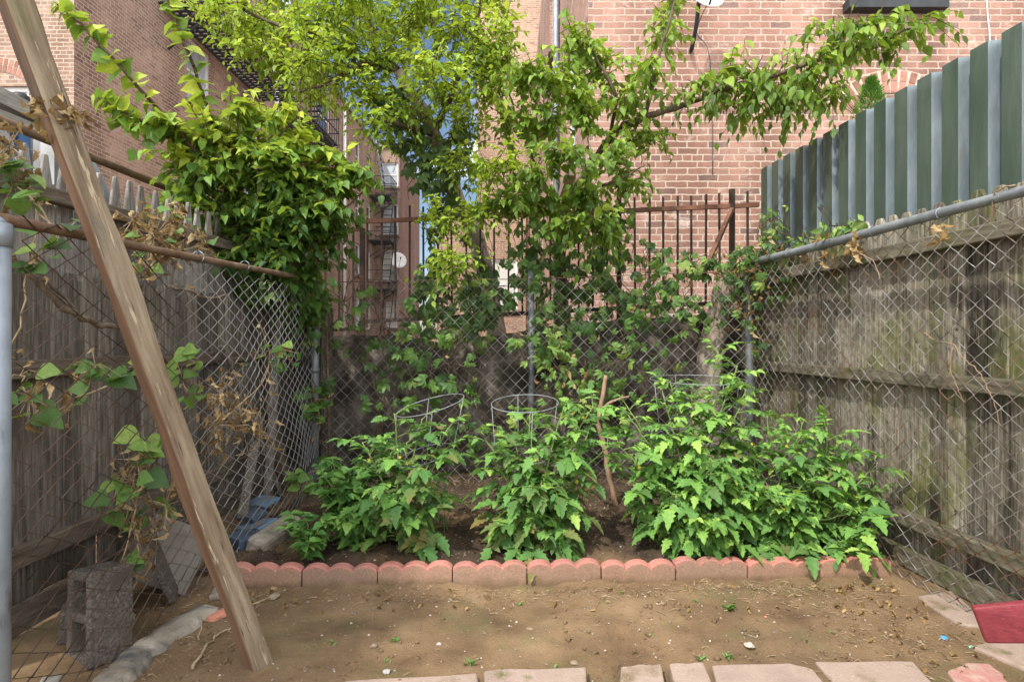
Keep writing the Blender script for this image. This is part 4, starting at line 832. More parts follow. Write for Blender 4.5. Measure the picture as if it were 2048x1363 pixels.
# concrete kerb
mb=MB(); ps=[gnd(200,1400),gnd(250,1345),gnd(330,1282),gnd(418,1226)]; V=[];F=[]
Q=limb(MB(),ps,.01,.01,4,0,26); 
for k_,q in enumerate(Q):
    dd=nrm((Q[min(k_+1,len(Q)-1)]-Q[max(k_-1,0)])); sd=np.array([dd[1],-dd[0],0]); wr=.05+.022*fbm(np.array([k_*.16,0,0]),1,3); wl=.05+.012*vnoise(np.array([k_*.2,9,0]),1)
    for a,z in ((-wl,-.05),(-wl,.028),(-.015,.034),(wr*.75,.026),(wr,.0),(wr,-.05)):
        V.append(q+sd*a+np.array([0,0,z+.008*fbm(np.array([k_*.22,a*40,0]),1,4)]))
for k_ in range(len(Q)-1):
    for a in range(5): F.append((6*k_+a,6*k_+a+1,6*k_+7+a,6*k_+6+a))
F.append(tuple(range(6))); F.append(tuple(range(6*(len(Q)-1),6*len(Q)))[::-1])
mb.add(V,F,.5,0,True); o=mb.build('concrete_kerb',M['conc'],origin=np.array([-1.1,2.0,0.])); tag(o,'worn crumbling concrete kerb strip along the left fence foot','kerb')
# blue boards
for i,(px,py,Y,s,r,m,l) in enumerate([(525,1003,3.15,(.20,.10,.022),(18,-6,-35),'blue','upper worn blue board behind the left chain link'),(500,1028,3.0,(.19,.09,.03),(16,-6,-35),'navy','dark blue board between two lighter blue ones'),(512,1050,2.92,(.26,.11,.03),(14,-12,-38),'blue','lowest and longest worn blue board by the left chain link'),(488,1082,2.72,(.15,.12,.07),(0,0,-38),'navy','dark slate coloured crate end near the leaning post')]):
    q=at(px,py,Y); q[0]-=.0
    obox('blue_board' if i<3 else 'crate_end',l,'board' if i<3 else 'crate',(q[0],q[1],max(q[2],.05)),s,r,m)
o=obox('masonry_chunk','broken tan masonry chunk in front of the blue boards','rubble',(-1.16,2.78,.07),(.10,.34,.11),(3,12,-8),'conc',.02)
obox('masonry_chunk','loose pale rubble piece beside the leaning post foot','rubble',(-1.19,2.42,.03),(.09,.05,.04),(10,5,40),'conc',.012)
obox('masonry_chunk','flat grey rubble shard on the litter left of the leaning post','rubble',(-1.17,2.3,.02),(.08,.09,.025),(5,-8,10),'conc',.008)
# diagonal stakes leaning behind left mesh
for a,b,l in (((-1.44,3.55,.02),(-1.58,3.1,1.0),'rough diagonal stake leaning behind the left chain link'),((-1.42,3.3,.05),(-1.5,3.65,1.15),'upright split stake near the left back corner'),((-1.4,2.95,.1),(-1.55,3.5,.55),'low slanting broken stake above the blue boards')):
    mb=MB(); mb.beam(a,b,.05,.03); o=mb.build('wooden_stake',M['wood_l'],origin=np.array(a)); bevel(o,.005); tag(o,l,'stake')
# ================================================================== TOMATO CAGES
def cage(label,c,rt,rb,zt,tilt=(0,0)):
    t=thing('tomato_cage',label,'plant cage',c); c=np.array(c,float)
    def ring(z,r):
        a=np.linspace(0,2*math.pi,33); return np.stack([c[0]+r*np.cos(a)+ (z/zt)*tilt[0]*.3,c[1]+r*np.sin(a)+(z/zt)*.0,c[2]+z+tilt[0]*r*np.cos(a)+tilt[1]*r*np.sin(a)],-1)
    for z,r in ((zt,rt),(zt*.62,rt*.86),(zt*.3,rb)):
        mb=MB(); mb.tubes(ring(z,r)[None],.0024,6,cap=False); mb.build('ring',M['galv_dull'],t)
    for a in (.3,1.9,3.5,5.1):
        i=int(a/6.283*32); mb=MB(); p=[ring(zt,rt)[i],ring(zt*.62,rt*.86)[i],ring(zt*.3,rb)[i]]; p.append(np.array([p[-1][0],p[-1][1],c[2]-.05])); mb.tubes(np.array(p)[None],.0018,5); mb.build('leg',M['galv_dull'],t)
cage('leftmost wire tomato cage, its tilted top ring above the leaves',(at(832,0,2.85)[0],2.85,.05),.168,.12,.655,(.24,.13))
cage('middle wire tomato cage with a level top ring',(at(1046,0,2.85)[0],2.85,.05),.168,.12,.665,(.03,.15))
cage('rightmost wire tomato cage sunk in the big tomato plant',(at(1395,0,2.95)[0],2.95,.05),.24,.15,.775,(.0,.03))
# ================================================================== TOMATO PLANTS
def tomato(label, base, stems, leafR=.2, tint=.5, nleaf=12, low=True, seed=0):
    base=np.array(base,float); t=thing('tomato_plant',label,'tomato plant',base); lf=MB(); st=MB(); A=[]
    for (dx,dy,h) in stems:
        top=base+np.array([dx,dy,h]); mid=base+np.array([dx*.35,dy*.35,h*.5])
        Q=limb(st,[base+np.array([dx*.05,dy*.05,-.02]),mid,top],.0065,.003,6,.003,8)
        for j in range(nleaf):
            tt=(j+.7)/nleaf; tt=.06+.94*tt; k=tt*(len(Q)-1); i=min(int(k),len(Q)-2); p=Q[i]+(Q[i+1]-Q[i])*(k-i)
            az=j*2.4+rng.random()*.9; el=.15+.5*tt+rng.normal()*.2
            R_=leafR*(.75+.5*rng.random())*(1.05-.45*max(0,tt-.6)/.4)
            A.append((p,az,el,R_,tt))
    P=np.array([a[0] for a in A]); az=np.array([a[1] for a in A]); el=np.array([a[2] for a in A]); R_=np.array([a[3] for a in A]); tt=np.array([a[4] for a in A])
    D0=np.stack([np.cos(az)*np.cos(el),np.sin(az)*np.cos(el),np.sin(el)],-1); sagk=.10+.32*(1-tt)+rng.random(len(P))*.3
    pos=lambda u:P+D0*(R_*u)[:,None]-ZUP*(sagk*R_*u*u)[:,None]*.9
    tan=lambda u:nrm(D0-ZUP*(2*sagk*u)[:,None]*.9)
    st.tubes(np.stack([pos(u) for u in (0,.3,.6,.9)],1),np.array([.0028,.0022,.0016,.001]),4)
    for u,sz in ((.42,.36),(.66,.40),(.86,.32),(.54,.16),(.76,.15)):
        for s in (-1,1):
            T=tan(u); sd=nrm(np.cross(T,ZUP))*s; n=len(P)
            D=nrm(T*.55+sd*.9-ZUP*.22*rng.random((n,1))+rng.normal(size=(n,3))*.25); Nn=nrm(np.cross(sd,T)*s*1.0+ZUP*1.1+rng.normal(size=(n,3))*.5)
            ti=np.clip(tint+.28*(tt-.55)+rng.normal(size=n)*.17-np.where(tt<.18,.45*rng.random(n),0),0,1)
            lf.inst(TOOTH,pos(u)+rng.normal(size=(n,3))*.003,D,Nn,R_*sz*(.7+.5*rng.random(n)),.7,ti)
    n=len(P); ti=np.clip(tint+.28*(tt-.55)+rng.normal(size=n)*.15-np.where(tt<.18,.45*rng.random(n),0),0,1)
    lf.inst(TOOTH,pos(.93),tan(.95),nrm(np.cross(nrm(np.cross(tan(.95),ZUP)),tan(.95))+rng.normal(size=(n,3))*.25),R_*.46,.66,ti)
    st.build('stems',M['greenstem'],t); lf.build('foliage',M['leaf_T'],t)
    for q in np.where((tt>.6)&(tt<.95))[0][::max(1,len(P)//9)][:5]:
        f=MB(); c=P[q]+nrm(D0[q]*.6-np.array([0,.8,0]))*.035-ZUP*.008; an=np.arange(5)*1.257; f.inst(SMALL,np.repeat(c[None],5,0),np.stack([np.cos(an),-.6+0*an,np.sin(an)],1),np.tile([0,-1.,.2],(5,1)),.011,.45,.5); f.tubes(np.array([P[q],(P[q]+c)/2+ZUP*.006,c])[None],.001,4); f.build('flower',M['flower'],t)
bp_=lambda px,Y:(at(px,0,Y)[0],Y,.045)
tomato('left tomato plant growing up through the leftmost wire cage',bp_(805,2.72),[(-.05,.05,.63),(.08,.08,.60),(-.16,.0,.44),(.2,.02,.46),(.0,-.14,.34),(-.22,.1,.48),(.2,.12,.54),(.08,-.16,.18),(.02,.0,.5)],.19,.40,14)
tomato('middle tomato plant in front of the middle wire cage',bp_(1068,2.72),[(-.02,.06,.62),(.15,.08,.66),(-.20,.02,.42),(.26,.04,.52),(.03,-.13,.34),(-.1,.15,.5),(.3,.1,.66),(.0,-.17,.14),(-.26,.06,.54),(.12,.0,.6),(.36,.02,.48)],.185,.46,17)
tomato('tallest and widest tomato plant, its shoots above the right wire cage',bp_(1385,2.74),[(.02,.08,.74),(.16,.1,.93),(-.30,.08,.66),(.22,-.02,.66),(-.36,-.03,.48),(-.36,.06,.36),(.04,-.16,.44),(-.08,.1,.78),(.3,.1,.74),(-.15,-.15,.3),(.18,-.18,.3),(.0,-.22,.16),(-.14,.0,.72),(.1,-.02,.7),(.24,.06,.86),(-.3,.05,.62)],.175,.60,20)
tomato('bushy tomato plant between the tallest one and the right fence',bp_(1545,2.70),[(.02,.1,.62),(.18,.06,.60),(-.12,.0,.5),(.1,-.12,.36),(.26,-.02,.42),(-.05,-.18,.26),(.25,-.18,.22),(-.2,-.1,.34),(.08,.0,.56),(.3,.06,.5)],.175,.58,18)
tomato('rightmost sprawling tomato plant reaching to the right fence',bp_(1650,2.66),[(.05,.08,.58),(.16,.05,.50),(.2,-.06,.32),(.02,-.1,.24),(-.1,.05,.46),(.14,-.14,.14),(.24,.0,.42)],.175,.58,13)
# pepper plants
def pepper(label,base,h,r,ns,ll,tint):
    base=np.array(base,float); t=thing('pepper_plant',label,'pepper plant',base); lf=MB(); st=MB()
    for k_ in range(ns):
        a=k_*2.4; e=base+np.array([math.cos(a)*r*(.4+.6*rng.random()),math.sin(a)*r*(.4+.6*rng.random()),h*(.55+.45*rng.random())])
        Q=limb(st,[base-ZUP*.02,base+(e-base)*np.array([.3,.3,.55]),e],.0045,.002,5,.002,5)
        S=8; ix=np.clip((np.linspace(.35,1,S)*(len(Q)-1)).astype(int),0,len(Q)-1); p=Q[ix]
        for rep in range(2):
            an=rng.random(S)*6.28; D=np.stack([np.cos(an),np.sin(an),-.25+.5*rng.random(S)],1)
            lf.inst(OV,p,D,ZUP+rng.normal(size=(S,3))*.35,ll*(.6+.6*rng.random(S)),.58,np.clip(tint+rng.normal(size=S)*.2,0,1))
    st.build('stems',M['greenstem'],t); lf.build('foliage',M['leaf_P'],t)
pepper('small pepper plant at the left end of the bed, nearest the edging',bp_(622,2.56),.2,.12,12,.065,.55)
pepper('taller pepper plant left of the left tomato plant',bp_(690,2.85),.42,.2,22,.075,.4)
pepper('low pepper plant squeezed between the small one and the left tomato',bp_(705,2.66),.24,.14,14,.07,.45)
# ================================================================== TREES
# --- tree A
t=thing('tree','tall fine leaved tree with a pale leaning trunk behind the back fence','tree',at(995,690,4.8))
tr_=MB(); Q=limb(tr_,[np.array([at(1000,690,4.8)[0],4.8,.6])]+PX([(995,690,4.8),(978,580,4.78),(950,475,4.7),(908,380,4.5),(868,268,4.2),(835,205,4.05),(795,140,3.9)]),.095,.033,12,.004); tr_.build('trunk',M['bark_pale'],t)
br_=MB()
Abr=[[(868,268,4.2),(905,180,4.0),(945,95,4.0),(962,20,4.0),(965,-60,4.0)],[(795,140,3.9),(745,125,3.9),(640,85,3.85),(500,25,3.8),(440,-20,3.8)],[(795,140,3.9),(747,100,3.95),(745,0,4.),(742,-80,4.)],[(745,125,3.9),(680,150,3.7),(600,185,3.6)],[(835,205,4.05),(870,120,4.1),(860,20,4.2),(840,-70,4.2)],[(868,268,4.2),(800,250,3.8),(740,240,3.7)],[(640,85,3.85),(600,30,3.9),(570,-40,3.9)]]
for b in Abr: limb(br_,PX(b),.024,.007,7,.008)
lf=MB()
Acl=[(470,30,80,45),(560,60,85,60),(640,40,90,60),(730,30,90,60),(620,120,80,50),(700,110,80,60),(830,40,90,60),(920,60,80,70),(780,110,70,50),(960,130,60,50),(560,-30,100,50),(700,-40,110,50),(840,-40,110,50),(960,-20,80,60),(640,180,60,35),(730,190,60,45),(860,140,70,50),(900,190,70,45),(980,180,60,40),(930,250,60,40),(760,250,50,30),(500,100,60,30),(430,10,50,30),(560,130,60,30),(930,330,55,40),(880,440,50,45),(960,420,50,50),(1000,330,50,40),(905,520,50,40),(820,220,45,45),(1010,60,40,50)]
for x,y,rx,ry in Acl:
    Y=3.9+rng.normal()*.18; k_=Y/FPX; c=at(x,y,Y); A_=rx*ry
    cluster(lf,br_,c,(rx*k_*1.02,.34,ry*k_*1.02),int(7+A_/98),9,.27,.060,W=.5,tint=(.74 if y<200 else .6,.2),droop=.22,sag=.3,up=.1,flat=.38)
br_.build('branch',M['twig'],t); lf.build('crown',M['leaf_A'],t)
# --- tree B
t=thing('tree','slender broad leaved tree whose long branch reaches right across the brick wall','tree',at(1128,680,4.75))
tr_=MB(); limb(tr_,[np.array([at(1128,690,4.75)[0],4.75,.6])]+PX([(1128,690,4.75),(1126,600,4.75),(1120,500,4.7),(1122,425,4.6)]),.055,.04,10,.003); tr_.build('trunk',M['bark'],t)
br_=MB(); lf=MB()
main=PX([(1122,425,4.6),(1150,380,4.4),(1190,325,4.2),(1222,275,4.05),(1262,245,3.9),(1330,222,3.75),(1400,197,3.7),(1480,170,3.6),(1580,140,3.5),(1680,105,3.4),(1770,75,3.3),(1855,45,3.25)])
limb(br_,main,.036,.004,8,.004)
for b in [[(1122,425,4.6),(1100,388,4.4),(1062,315,4.15),(1038,250,3.95),(1020,190,3.95),(1010,120,3.95)],[(1222,275,4.05),(1230,190,3.8),(1190,110,3.8),(1170,50,3.8)],[(1290,235,3.85),(1310,150,3.7),(1335,60,3.65),(1355,-20,3.6)],[(1062,315,4.15),(1080,240,3.85),(1140,170,3.8)],[(1150,380,4.4),(1210,370,3.8),(1290,330,3.7)]]: limb(br_,PX(b),.016,.004,6,.006)
Bcl=[(1150,80,60,50),(1200,140,70,60),(1110,160,60,50),(1040,150,60,45),(1250,200,60,50),(1170,220,70,45),(1090,250,60,45),(1020,240,50,40),(1280,270,55,35),(1230,300,45,35),(1130,300,60,40),(1060,340,50,35),(1180,380,60,40),(1250,360,50,40),(1290,130,35,45),(1330,60,25,45),(1345,0,25,30),(1080,400,60,40),(1140,450,50,50),(1210,450,50,50),(1020,400,40,40),(980,100,45,45)]
for x,y,rx,ry in Bcl:
    Y=3.82+rng.normal()*.13; k_=Y/FPX
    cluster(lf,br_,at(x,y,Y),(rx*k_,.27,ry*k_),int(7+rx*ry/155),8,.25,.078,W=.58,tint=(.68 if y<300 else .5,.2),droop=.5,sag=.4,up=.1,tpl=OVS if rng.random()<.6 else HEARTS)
for x,y,rx,ry in [(1370,180,55,25),(1440,170,55,35),(1500,160,50,45),(1560,150,55,45),(1620,140,50,50),(1590,190,60,30),(1660,180,45,35),(1680,100,50,30),(1730,80,50,28),(1790,60,45,25),(1840,45,35,20),(1500,200,50,25),(1640,60,35,20),(1700,40,40,20),(1460,130,40,25),(1760,30,40,20)]:
    Y=float(np.interp(x,[1400,1860],[3.68,3.28])); k_=Y/FPX
    cluster(lf,br_,at(x,y,Y),(rx*k_*1.1,.26,ry*k_*1.45),int(4+rx*ry/150),6,.22,.085,W=.52,tint=(.55,.25),droop=.8,sag=.5,up=-.1)
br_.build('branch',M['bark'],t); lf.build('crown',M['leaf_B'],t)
# --- bush C
t=thing('shrub','large leafy shrub with yellow green shoots spilling over the left fence','shrub',(-1.55,3.75,0))
st=MB(); lf=MB()
base=np.array([-1.52,3.78,0]); limb(st,[base,at(520,640,3.7),at(490,520,3.6),at(470,420,3.5),at(440,330,3.4)],.045,.02,8,.006)
shoots=[[(455,380,3.4),(400,310,3.2),(300,200,3.0),(215,105,2.85),(150,40,2.8),(110,5,2.78)],[(470,380,3.4),(430,260,3.2),(405,190,3.1),(370,90,3.0),(338,10,2.95),(330,-40,2.95)],[(440,350,3.4),(330,270,3.1),(250,225,2.95),(190,190,2.9)],[(490,520,3.6),(560,420,3.5),(620,340,3.5),(680,290,3.5)],[(490,430,3.5),(540,300,3.4),(600,230,3.4)],[(520,520,3.6),(600,460,3.5),(680,420,3.5),(740,370,3.5)],[(470,420,3.5),(390,370,3.3),(330,330,3.2)]]
for s in shoots: limb(st,PX(s),.014,.003,6,.004)
Ccl=[(480,410,110,80,3.4),(420,350,80,60,3.3),(560,380,90,70,3.45),(640,380,70,60,3.5),(540,480,100,70,3.4),(440,470,80,60,3.35),(620,480,70,60,3.5),(580,550,70,50,3.55),(520,300,90,50,3.35),(600,300,80,45,3.45),(440,270,70,50,3.2),(380,320,50,40,3.2),(560,230,55,25,3.35),(690,360,50,40,3.5),(720,340,40,25,3.5),(660,300,40,30,3.5),(520,560,60,50,3.6),(620,600,45,60,3.7),(380,400,55,40,3.25),(340,440,60,35,3.1),(560,330,100,50,3.3),(660,430,60,50,3.45),(470,520,60,40,3.4),(480,210,45,35,3.2),(590,430,90,70,3.4)]
for x,y,rx,ry,Y in Ccl:
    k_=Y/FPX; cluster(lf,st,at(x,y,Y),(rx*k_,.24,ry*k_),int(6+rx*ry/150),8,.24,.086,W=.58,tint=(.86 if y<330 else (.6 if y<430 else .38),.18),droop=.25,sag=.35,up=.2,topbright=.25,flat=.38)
for s,(a,b) in zip(shoots[:3],((.25,1),(.2,1),(.2,1))):
    P=np.array(PX(s)); n=46; u=np.linspace(a,b,n)*(len(P)-1); i=np.minimum(u.astype(int),len(P)-2); Q=P[i]+(P[i+1]-P[i])*(u-i)[:,None]; T=nrm(P[i+1]-P[i])
    sd=nrm(np.cross(T,np.array([0,1.,0])+rng.normal(size=(n,3))*.4))*np.where(np.arange(n)%2,1,-1)[:,None]
    lf.inst(HEART,Q,nrm(sd*.9+T*.35-ZUP*.35+rng.normal(size=(n,3))*.25),nrm(ZUP*.7-np.array([0,.6,0])+rng.normal(size=(n,3))*.5),.105*(1.05-.35*np.linspace(0,1,n))*(.6+.6*rng.random(n)),.74,np.clip(.72+rng.normal(size=n)*.18,0,1))
for x,y,rx,ry,Y in [(330,240,40,25,3.05),(390,260,45,35,3.15),(250,235,35,14,2.95)]:
    k_=Y/FPX; cluster(lf,st,at(x,y,Y),(rx*k_,.12,ry*k_),int(2+rx*ry/260),6,.18,.10,W=.78,tpl=HEARTS,tint=(.82,.18),droop=.5,sag=.4,up=.2)
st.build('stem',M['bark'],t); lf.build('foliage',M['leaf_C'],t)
# --- dead trunk right
t=thing('dead_trunk','pale mottled dead tree trunk against the stone wall at the right back corner','tree trunk',(at(1425,0,4.08)[0],4.08,0))
mb=MB(); limb(mb,[(at(1405,0,4.06)[0],4.06,-.05)]+PX([(1410,830,4.06),(1418,740,4.06),(1428,660,4.06),(1445,590,4.06),(1456,545,4.06)]),.115,.06,14,.008); mb.build('trunk',M['bark_pale'],t)
mb=MB(); limb(mb,PX([(1435,635,4.05),(1395,640,3.98),(1350,600,3.95)]),.03,.012,8,.006); limb(mb,PX([(1445,595,4.05),(1480,560,3.98),(1500,530,3.95)]),.024,.01,8,.006); mb.build('broken_limb',M['bark'],t)
# --- bare stick shrub
t=thing('bare_stem','bare reddish brown branching stem between the middle and big tomato plants','stem',(at(1228,0,3.3)[0],3.3,.04))
mb=MB(); limb(mb,[(at(1232,0,3.3)[0],3.3,0)]+PX([(1226,985,3.3),(1215,930,3.3),(1205,880,3.3),(1195,840,3.3),(1205,800,3.3),(1212,750,3.3)]),.017,.011,8,.003)
limb(mb,PX([(1205,815,3.3),(1228,800,3.25),(1258,792,3.2)]),.010,.005,6,.003); limb(mb,PX([(1198,850,3.3),(1185,835,3.28),(1176,826,3.25)]),.012,.009,6,.002); mb.build('branches',M['stick'],t)
# --- conifer
t=thing('conifer','young bright green conifer tip showing above the metal fence','conifer',(at(1742,0,4.95)[0],4.95,0))
cx=at(1742,0,4.95)[0]; zt=at(0,158,4.95)[2]
mb=MB(); mb.tubes([[(cx,4.95,0),(cx,4.95,zt)]],np.array([[.03,.006]]),8); mb.build('trunk',M['bark'],t)
lf=MB(); n=5200; z=zt-1.6*rng.random(n)**1.3; r=np.interp(zt-z,[0,.12,.35,1.6],[.01,.07,.16,.36])*np.sqrt(rng.random(n)); an=rng.random(n)*6.28
P=np.stack([cx+r*np.cos(an),4.95+r*np.sin(an),z],1); lf.inst(SMALL,P,nrm(np.stack([np.cos(an),np.sin(an),.9+0*an],1)+rng.normal(size=(n,3))*.3),nrm(rng.normal(size=(n,3))),.04*(.6+.7*rng.random(n)),.2,rng.random(n)); lf.build('foliage',M['leaf_con'],t)
# ================================================================== CREEPERS
def vine(name,label,cat,patches,leafm='leaf_V',base=None,ll=.062,tint=(.5,.22),dry=.06,nrmv=(0,-1,0),k=5,stems=4,sc=.72):
    x,y,Y=patches[0][0],patches[0][1],patches[0][4]; b=at(x,y,Y); b[2]=0 if base is None else base
    t=thing(name,label,cat,b); lf=MB(); st=MB(); dr=MB(); nd=0
    for (px,py,rx,ry,Y,n) in patches:
        n=int(n*sc); kk=Y/FPX; c=at(px,py,Y); P=c+np.clip(rng.normal(size=(n,3)),-1.9,1.9)*np.array([rx*kk*.55,.07,ry*kk*.55])
        nd_=rng.random(n)<dry; nv=np.tile(np.array(nrmv,float),(n,1))
        creeper(lf,st,P[~nd_],nv[~nd_],ll,tint,k)
        if nd_.any(): 
            Pd=P[nd_]; m=len(Pd); nd+=m; dr.inst(DRY,Pd,nrm(-ZUP+rng.normal(size=(m,3))*.5),rng.normal(size=(m,3)),.03+.03*rng.random(m),.7,rng.random(m))
        for q in range(stems):
            a=c+rng.normal(size=3)*np.array([rx*kk*.5,.02,0]); a[2]=c[2]+ry*kk*.8; e=c+rng.normal(size=3)*np.array([rx*kk*.6,.02,0]); e[2]=c[2]-ry*kk*1.0
            limb(st,[a,(a+e)/2+rng.normal(size=3)*np.array([.06,.02,.05]),e],.003,.002,4,.008)
    st.build('stem',M['twig'],t); lf.build('foliage',M[leafm],t)
    if nd: dr.build('dry_leaves',M['leaf_dry'],t)
vine('creeper','creeper hanging on the left third of the back chain link','creeper',[(560,690,1,1,3.75,1),(770,720,60,60,3.8,22),(790,770,50,60,3.8,24),(690,640,50,60,3.82,14),(740,610,50,50,3.84,12),(830,660,50,50,3.84,26),(880,760,60,40,3.8,14),(700,570,30,40,3.86,5),(930,850,50,50,3.78,20),(935,760,35,40,3.78,12),(640,800,25,50,3.75,10),(760,840,30,60,3.78,8),(845,700,50,60,3.8,18)],ll=.07,tint=(.45,.22))
vine('creeper','dark dense creeper wrapped around the pale leaning trunk','creeper',[(880,570,50,60,4.25,70),(900,640,80,40,3.95,70),(880,480,25,60,4.3,34),(960,540,30,60,4.5,34),(890,380,40,60,4.3,50),(820,290,35,55,4.02,70),(790,215,40,35,4.0,70),(860,340,35,60,4.05,50),(960,610,50,50,3.95,80),(900,300,45,40,4.05,50)],'leaf_D',ll=.075,tint=(.45,.25),dry=.02)
vine('creeper','thick creeper column on the iron fence in front of the slender tree','creeper',[(1105,520,45,70,4.3,70),(1130,600,50,60,4.2,60),(1195,520,50,70,4.3,110),(1210,600,50,50,4.2,70),(1060,480,30,60,4.3,26),(1230,460,35,50,4.3,44),(1090,640,50,40,3.95,34),(1150,440,50,50,4.3,44),(1190,660,50,40,3.85,36),(1050,560,40,50,3.9,60)],'leaf_V',ll=.068,tint=(.38,.25),dry=.05)
vine('creeper','pale green creeper climbing the middle of the back chain link','creeper',[(1110,700,60,60,3.8,46),(1170,760,60,50,3.78,44),(1160,830,50,40,3.75,40),(1120,760,40,50,3.78,24),(1060,680,50,40,3.8,24),(940,690,40,40,3.8,18),(1250,690,60,40,3.8,24),(1220,770,45,60,3.76,40),(1290,760,30,30,3.78,10),(1040,840,50,40,3.77,22),(1330,730,40,40,3.8,8)],ll=.06,tint=(.62,.22),dry=.12)
vine('creeper','creeper trailing over the top of the right end of the back fence','creeper',[(1320,560,60,40,3.84,50),(1390,530,60,30,3.86,46),(1430,620,50,40,3.82,24),(1370,600,50,30,3.82,26),(1280,620,50,40,3.84,50),(1480,560,40,30,3.8,30),(1300,510,40,30,3.88,26),(1360,650,50,25,3.82,18)],ll=.062,tint=(.46,.25),dry=.18)
vine('creeper','tangled half dry creeper on the right back corner post','creeper',[(1510,520,30,30,3.68,70),(1500,600,25,50,3.7,50),(1540,560,30,30,3.55,40),(1515,680,18,50,3.68,22),(1470,520,35,25,3.72,34),(1560,500,30,20,3.5,30)],ll=.05,tint=(.5,.25),dry=.42)
vine('creeper','small green creeper shoots along the right top rail','creeper',[(1545,470,25,35,3.6,34),(1550,440,14,25,3.6,12),(1625,480,30,14,3.15,20),(1680,460,35,14,2.9,30),(1710,452,22,10,2.8,14)],ll=.045,tint=(.7,.2),dry=.1,k=3)
vine('creeper','dark creeper under the shrub in the left back corner','creeper',[(580,585,60,40,3.6,70),(520,570,50,30,3.45,50),(605,640,25,40,3.72,22),(620,560,40,45,3.7,44)],'leaf_D',ll=.075,tint=(.6,.25),dry=.03)
# weeds through the left chain link
def weed(label,patches,ll=.085,tint=.6,dry=0,leafm='leaf_V'):
    b=at(*patches[0][:3]); b[2]=.0; t=thing('weed_vine',label,'weed',b); lf=MB(); st=MB(); dr=MB(); nd=0
    prev=None
    for (px,py,Y,r,n,nd_) in patches:
        kk=Y/FPX; c=at(px,py,Y)
        if n:
            P=c+rng.normal(size=(n,3))*np.array([r*kk*.6,.03,r*kk*.5]); an=rng.random(n)*6.28
            D=nrm(np.stack([np.cos(an),-.4+.5*np.sin(an),-.35+.4*rng.random(n)],1)); lf.inst(HEART,P,D,nrm(ZUP*.8-np.array([0,.5,0])+rng.normal(size=(n,3))*.35),ll*(.6+.6*rng.random(n)),.85,np.clip(tint+rng.normal(size=n)*.18,0,1))
            st.tubes(np.stack([P,(P+c)/2+ZUP*.01,np.repeat(c[None],n,0)],1),.0013,3)
        if nd_:
            nd_=int(nd_*1.15)
            P=c+rng.normal(size=(nd_,3))*np.array([r*kk*.4,.03,r*kk*.7]); dr.inst(DRY,P,nrm(-ZUP*1.2+rng.normal(size=(nd_,3))*.6),rng.normal(size=(nd_,3)),.018+.026*rng.random(nd_),.7,rng.random(nd_)); nd+=nd_
            st.tubes(np.stack([P,(P+c)/2,np.repeat(c[None],nd_,0)],1),.0012,3)
        if prev is not None: limb(st,[prev,(prev+c)/2+rng.normal(size=3)*.02,c],.003,.0025,5,.004)
        prev=c
    st.build('stem',M['straw'],t)
    if lf.n: lf.build('foliage',M[leafm],t)
    if nd: dr.build('dry_leaves',M['leaf_dry'],t)
weed('tall green weed growing at the slab behind the left chain link',[(270,1240,1.98,10,0,0),(275,1120,2.0,30,1,5),(265,1050,2.0,40,2,16),(262,960,1.98,45,5,14),(275,920,1.96,55,8,8),(225,1000,1.95,30,3,0),(330,1010,2.05,40,3,14),(315,1060,2.1,40,2,14),(290,880,2.0,30,5,2),(240,1130,1.95,22,3,0)],.075,.66)
weed('green weed leaves in front of the picket boards left of the leaning post',[(150,760,1.75,20,0,3),(190,730,1.8,45,9,3),(250,740,1.85,40,7,0),(140,800,1.7,30,2,6),(60,790,1.6,40,6,8),(40,750,1.6,30,3,2)],.07,.5)
weed('bright weed leaves between the leaning post and the left chain link middle',[(360,720,2.15,15,0,0),(370,725,2.15,35,5,0),(365,760,2.2,40,6,0),(375,790,2.2,30,3,2)],.07,.75)
weed('dried brown vine tangle on the far half of the left chain link',[(440,900,2.5,10,0,4),(440,790,2.5,35,0,34),(480,830,2.6,45,0,30),(520,860,2.7,40,0,22),(430,850,2.45,40,0,30),(540,700,2.9,40,7,6),(560,715,3.0,35,8,0)],.06,.5)
weed('broad leaves clustered at the near end of the left top rail',[(60,400,1.7,20,0,0),(75,410,1.66,35,4,0),(120,470,1.62,45,6,0),(30,360,1.75,45,16,12),(20,290,1.8,40,2,26),(60,520,1.7,35,6,4),(20,700,1.66,10,0,2)],.065,.48)
weed('dried brown leaf bunch caught on the leaning post',[(110,228,1.5,8,0,4),(115,232,1.49,28,0,26),(150,225,1.5,14,0,12),(90,235,1.55,14,0,8)],.05,.5)
weed('withered tan vine hanging over the middle of the left top rail',[(300,420,2.35,10,0,6),(310,470,2.35,40,2,50),(265,440,2.25,30,2,24),(345,500,2.4,40,1,40),(350,440,2.45,40,6,30),(410,490,2.6,30,2,16),(290,530,2.3,25,4,8)],.06,.5)
weed('small five leaf weed at the far foot of the left chain link',[(600,1010,3.2,8,0,0),(603,955,3.1,28,12,0),(612,975,3.1,18,6,0)],.06,.65)
weed('green leaves low on the left back corner post',[(635,880,3.75,8,0,2),(632,800,3.72,25,10,3),(640,830,3.72,18,6,2)],.075,.45)
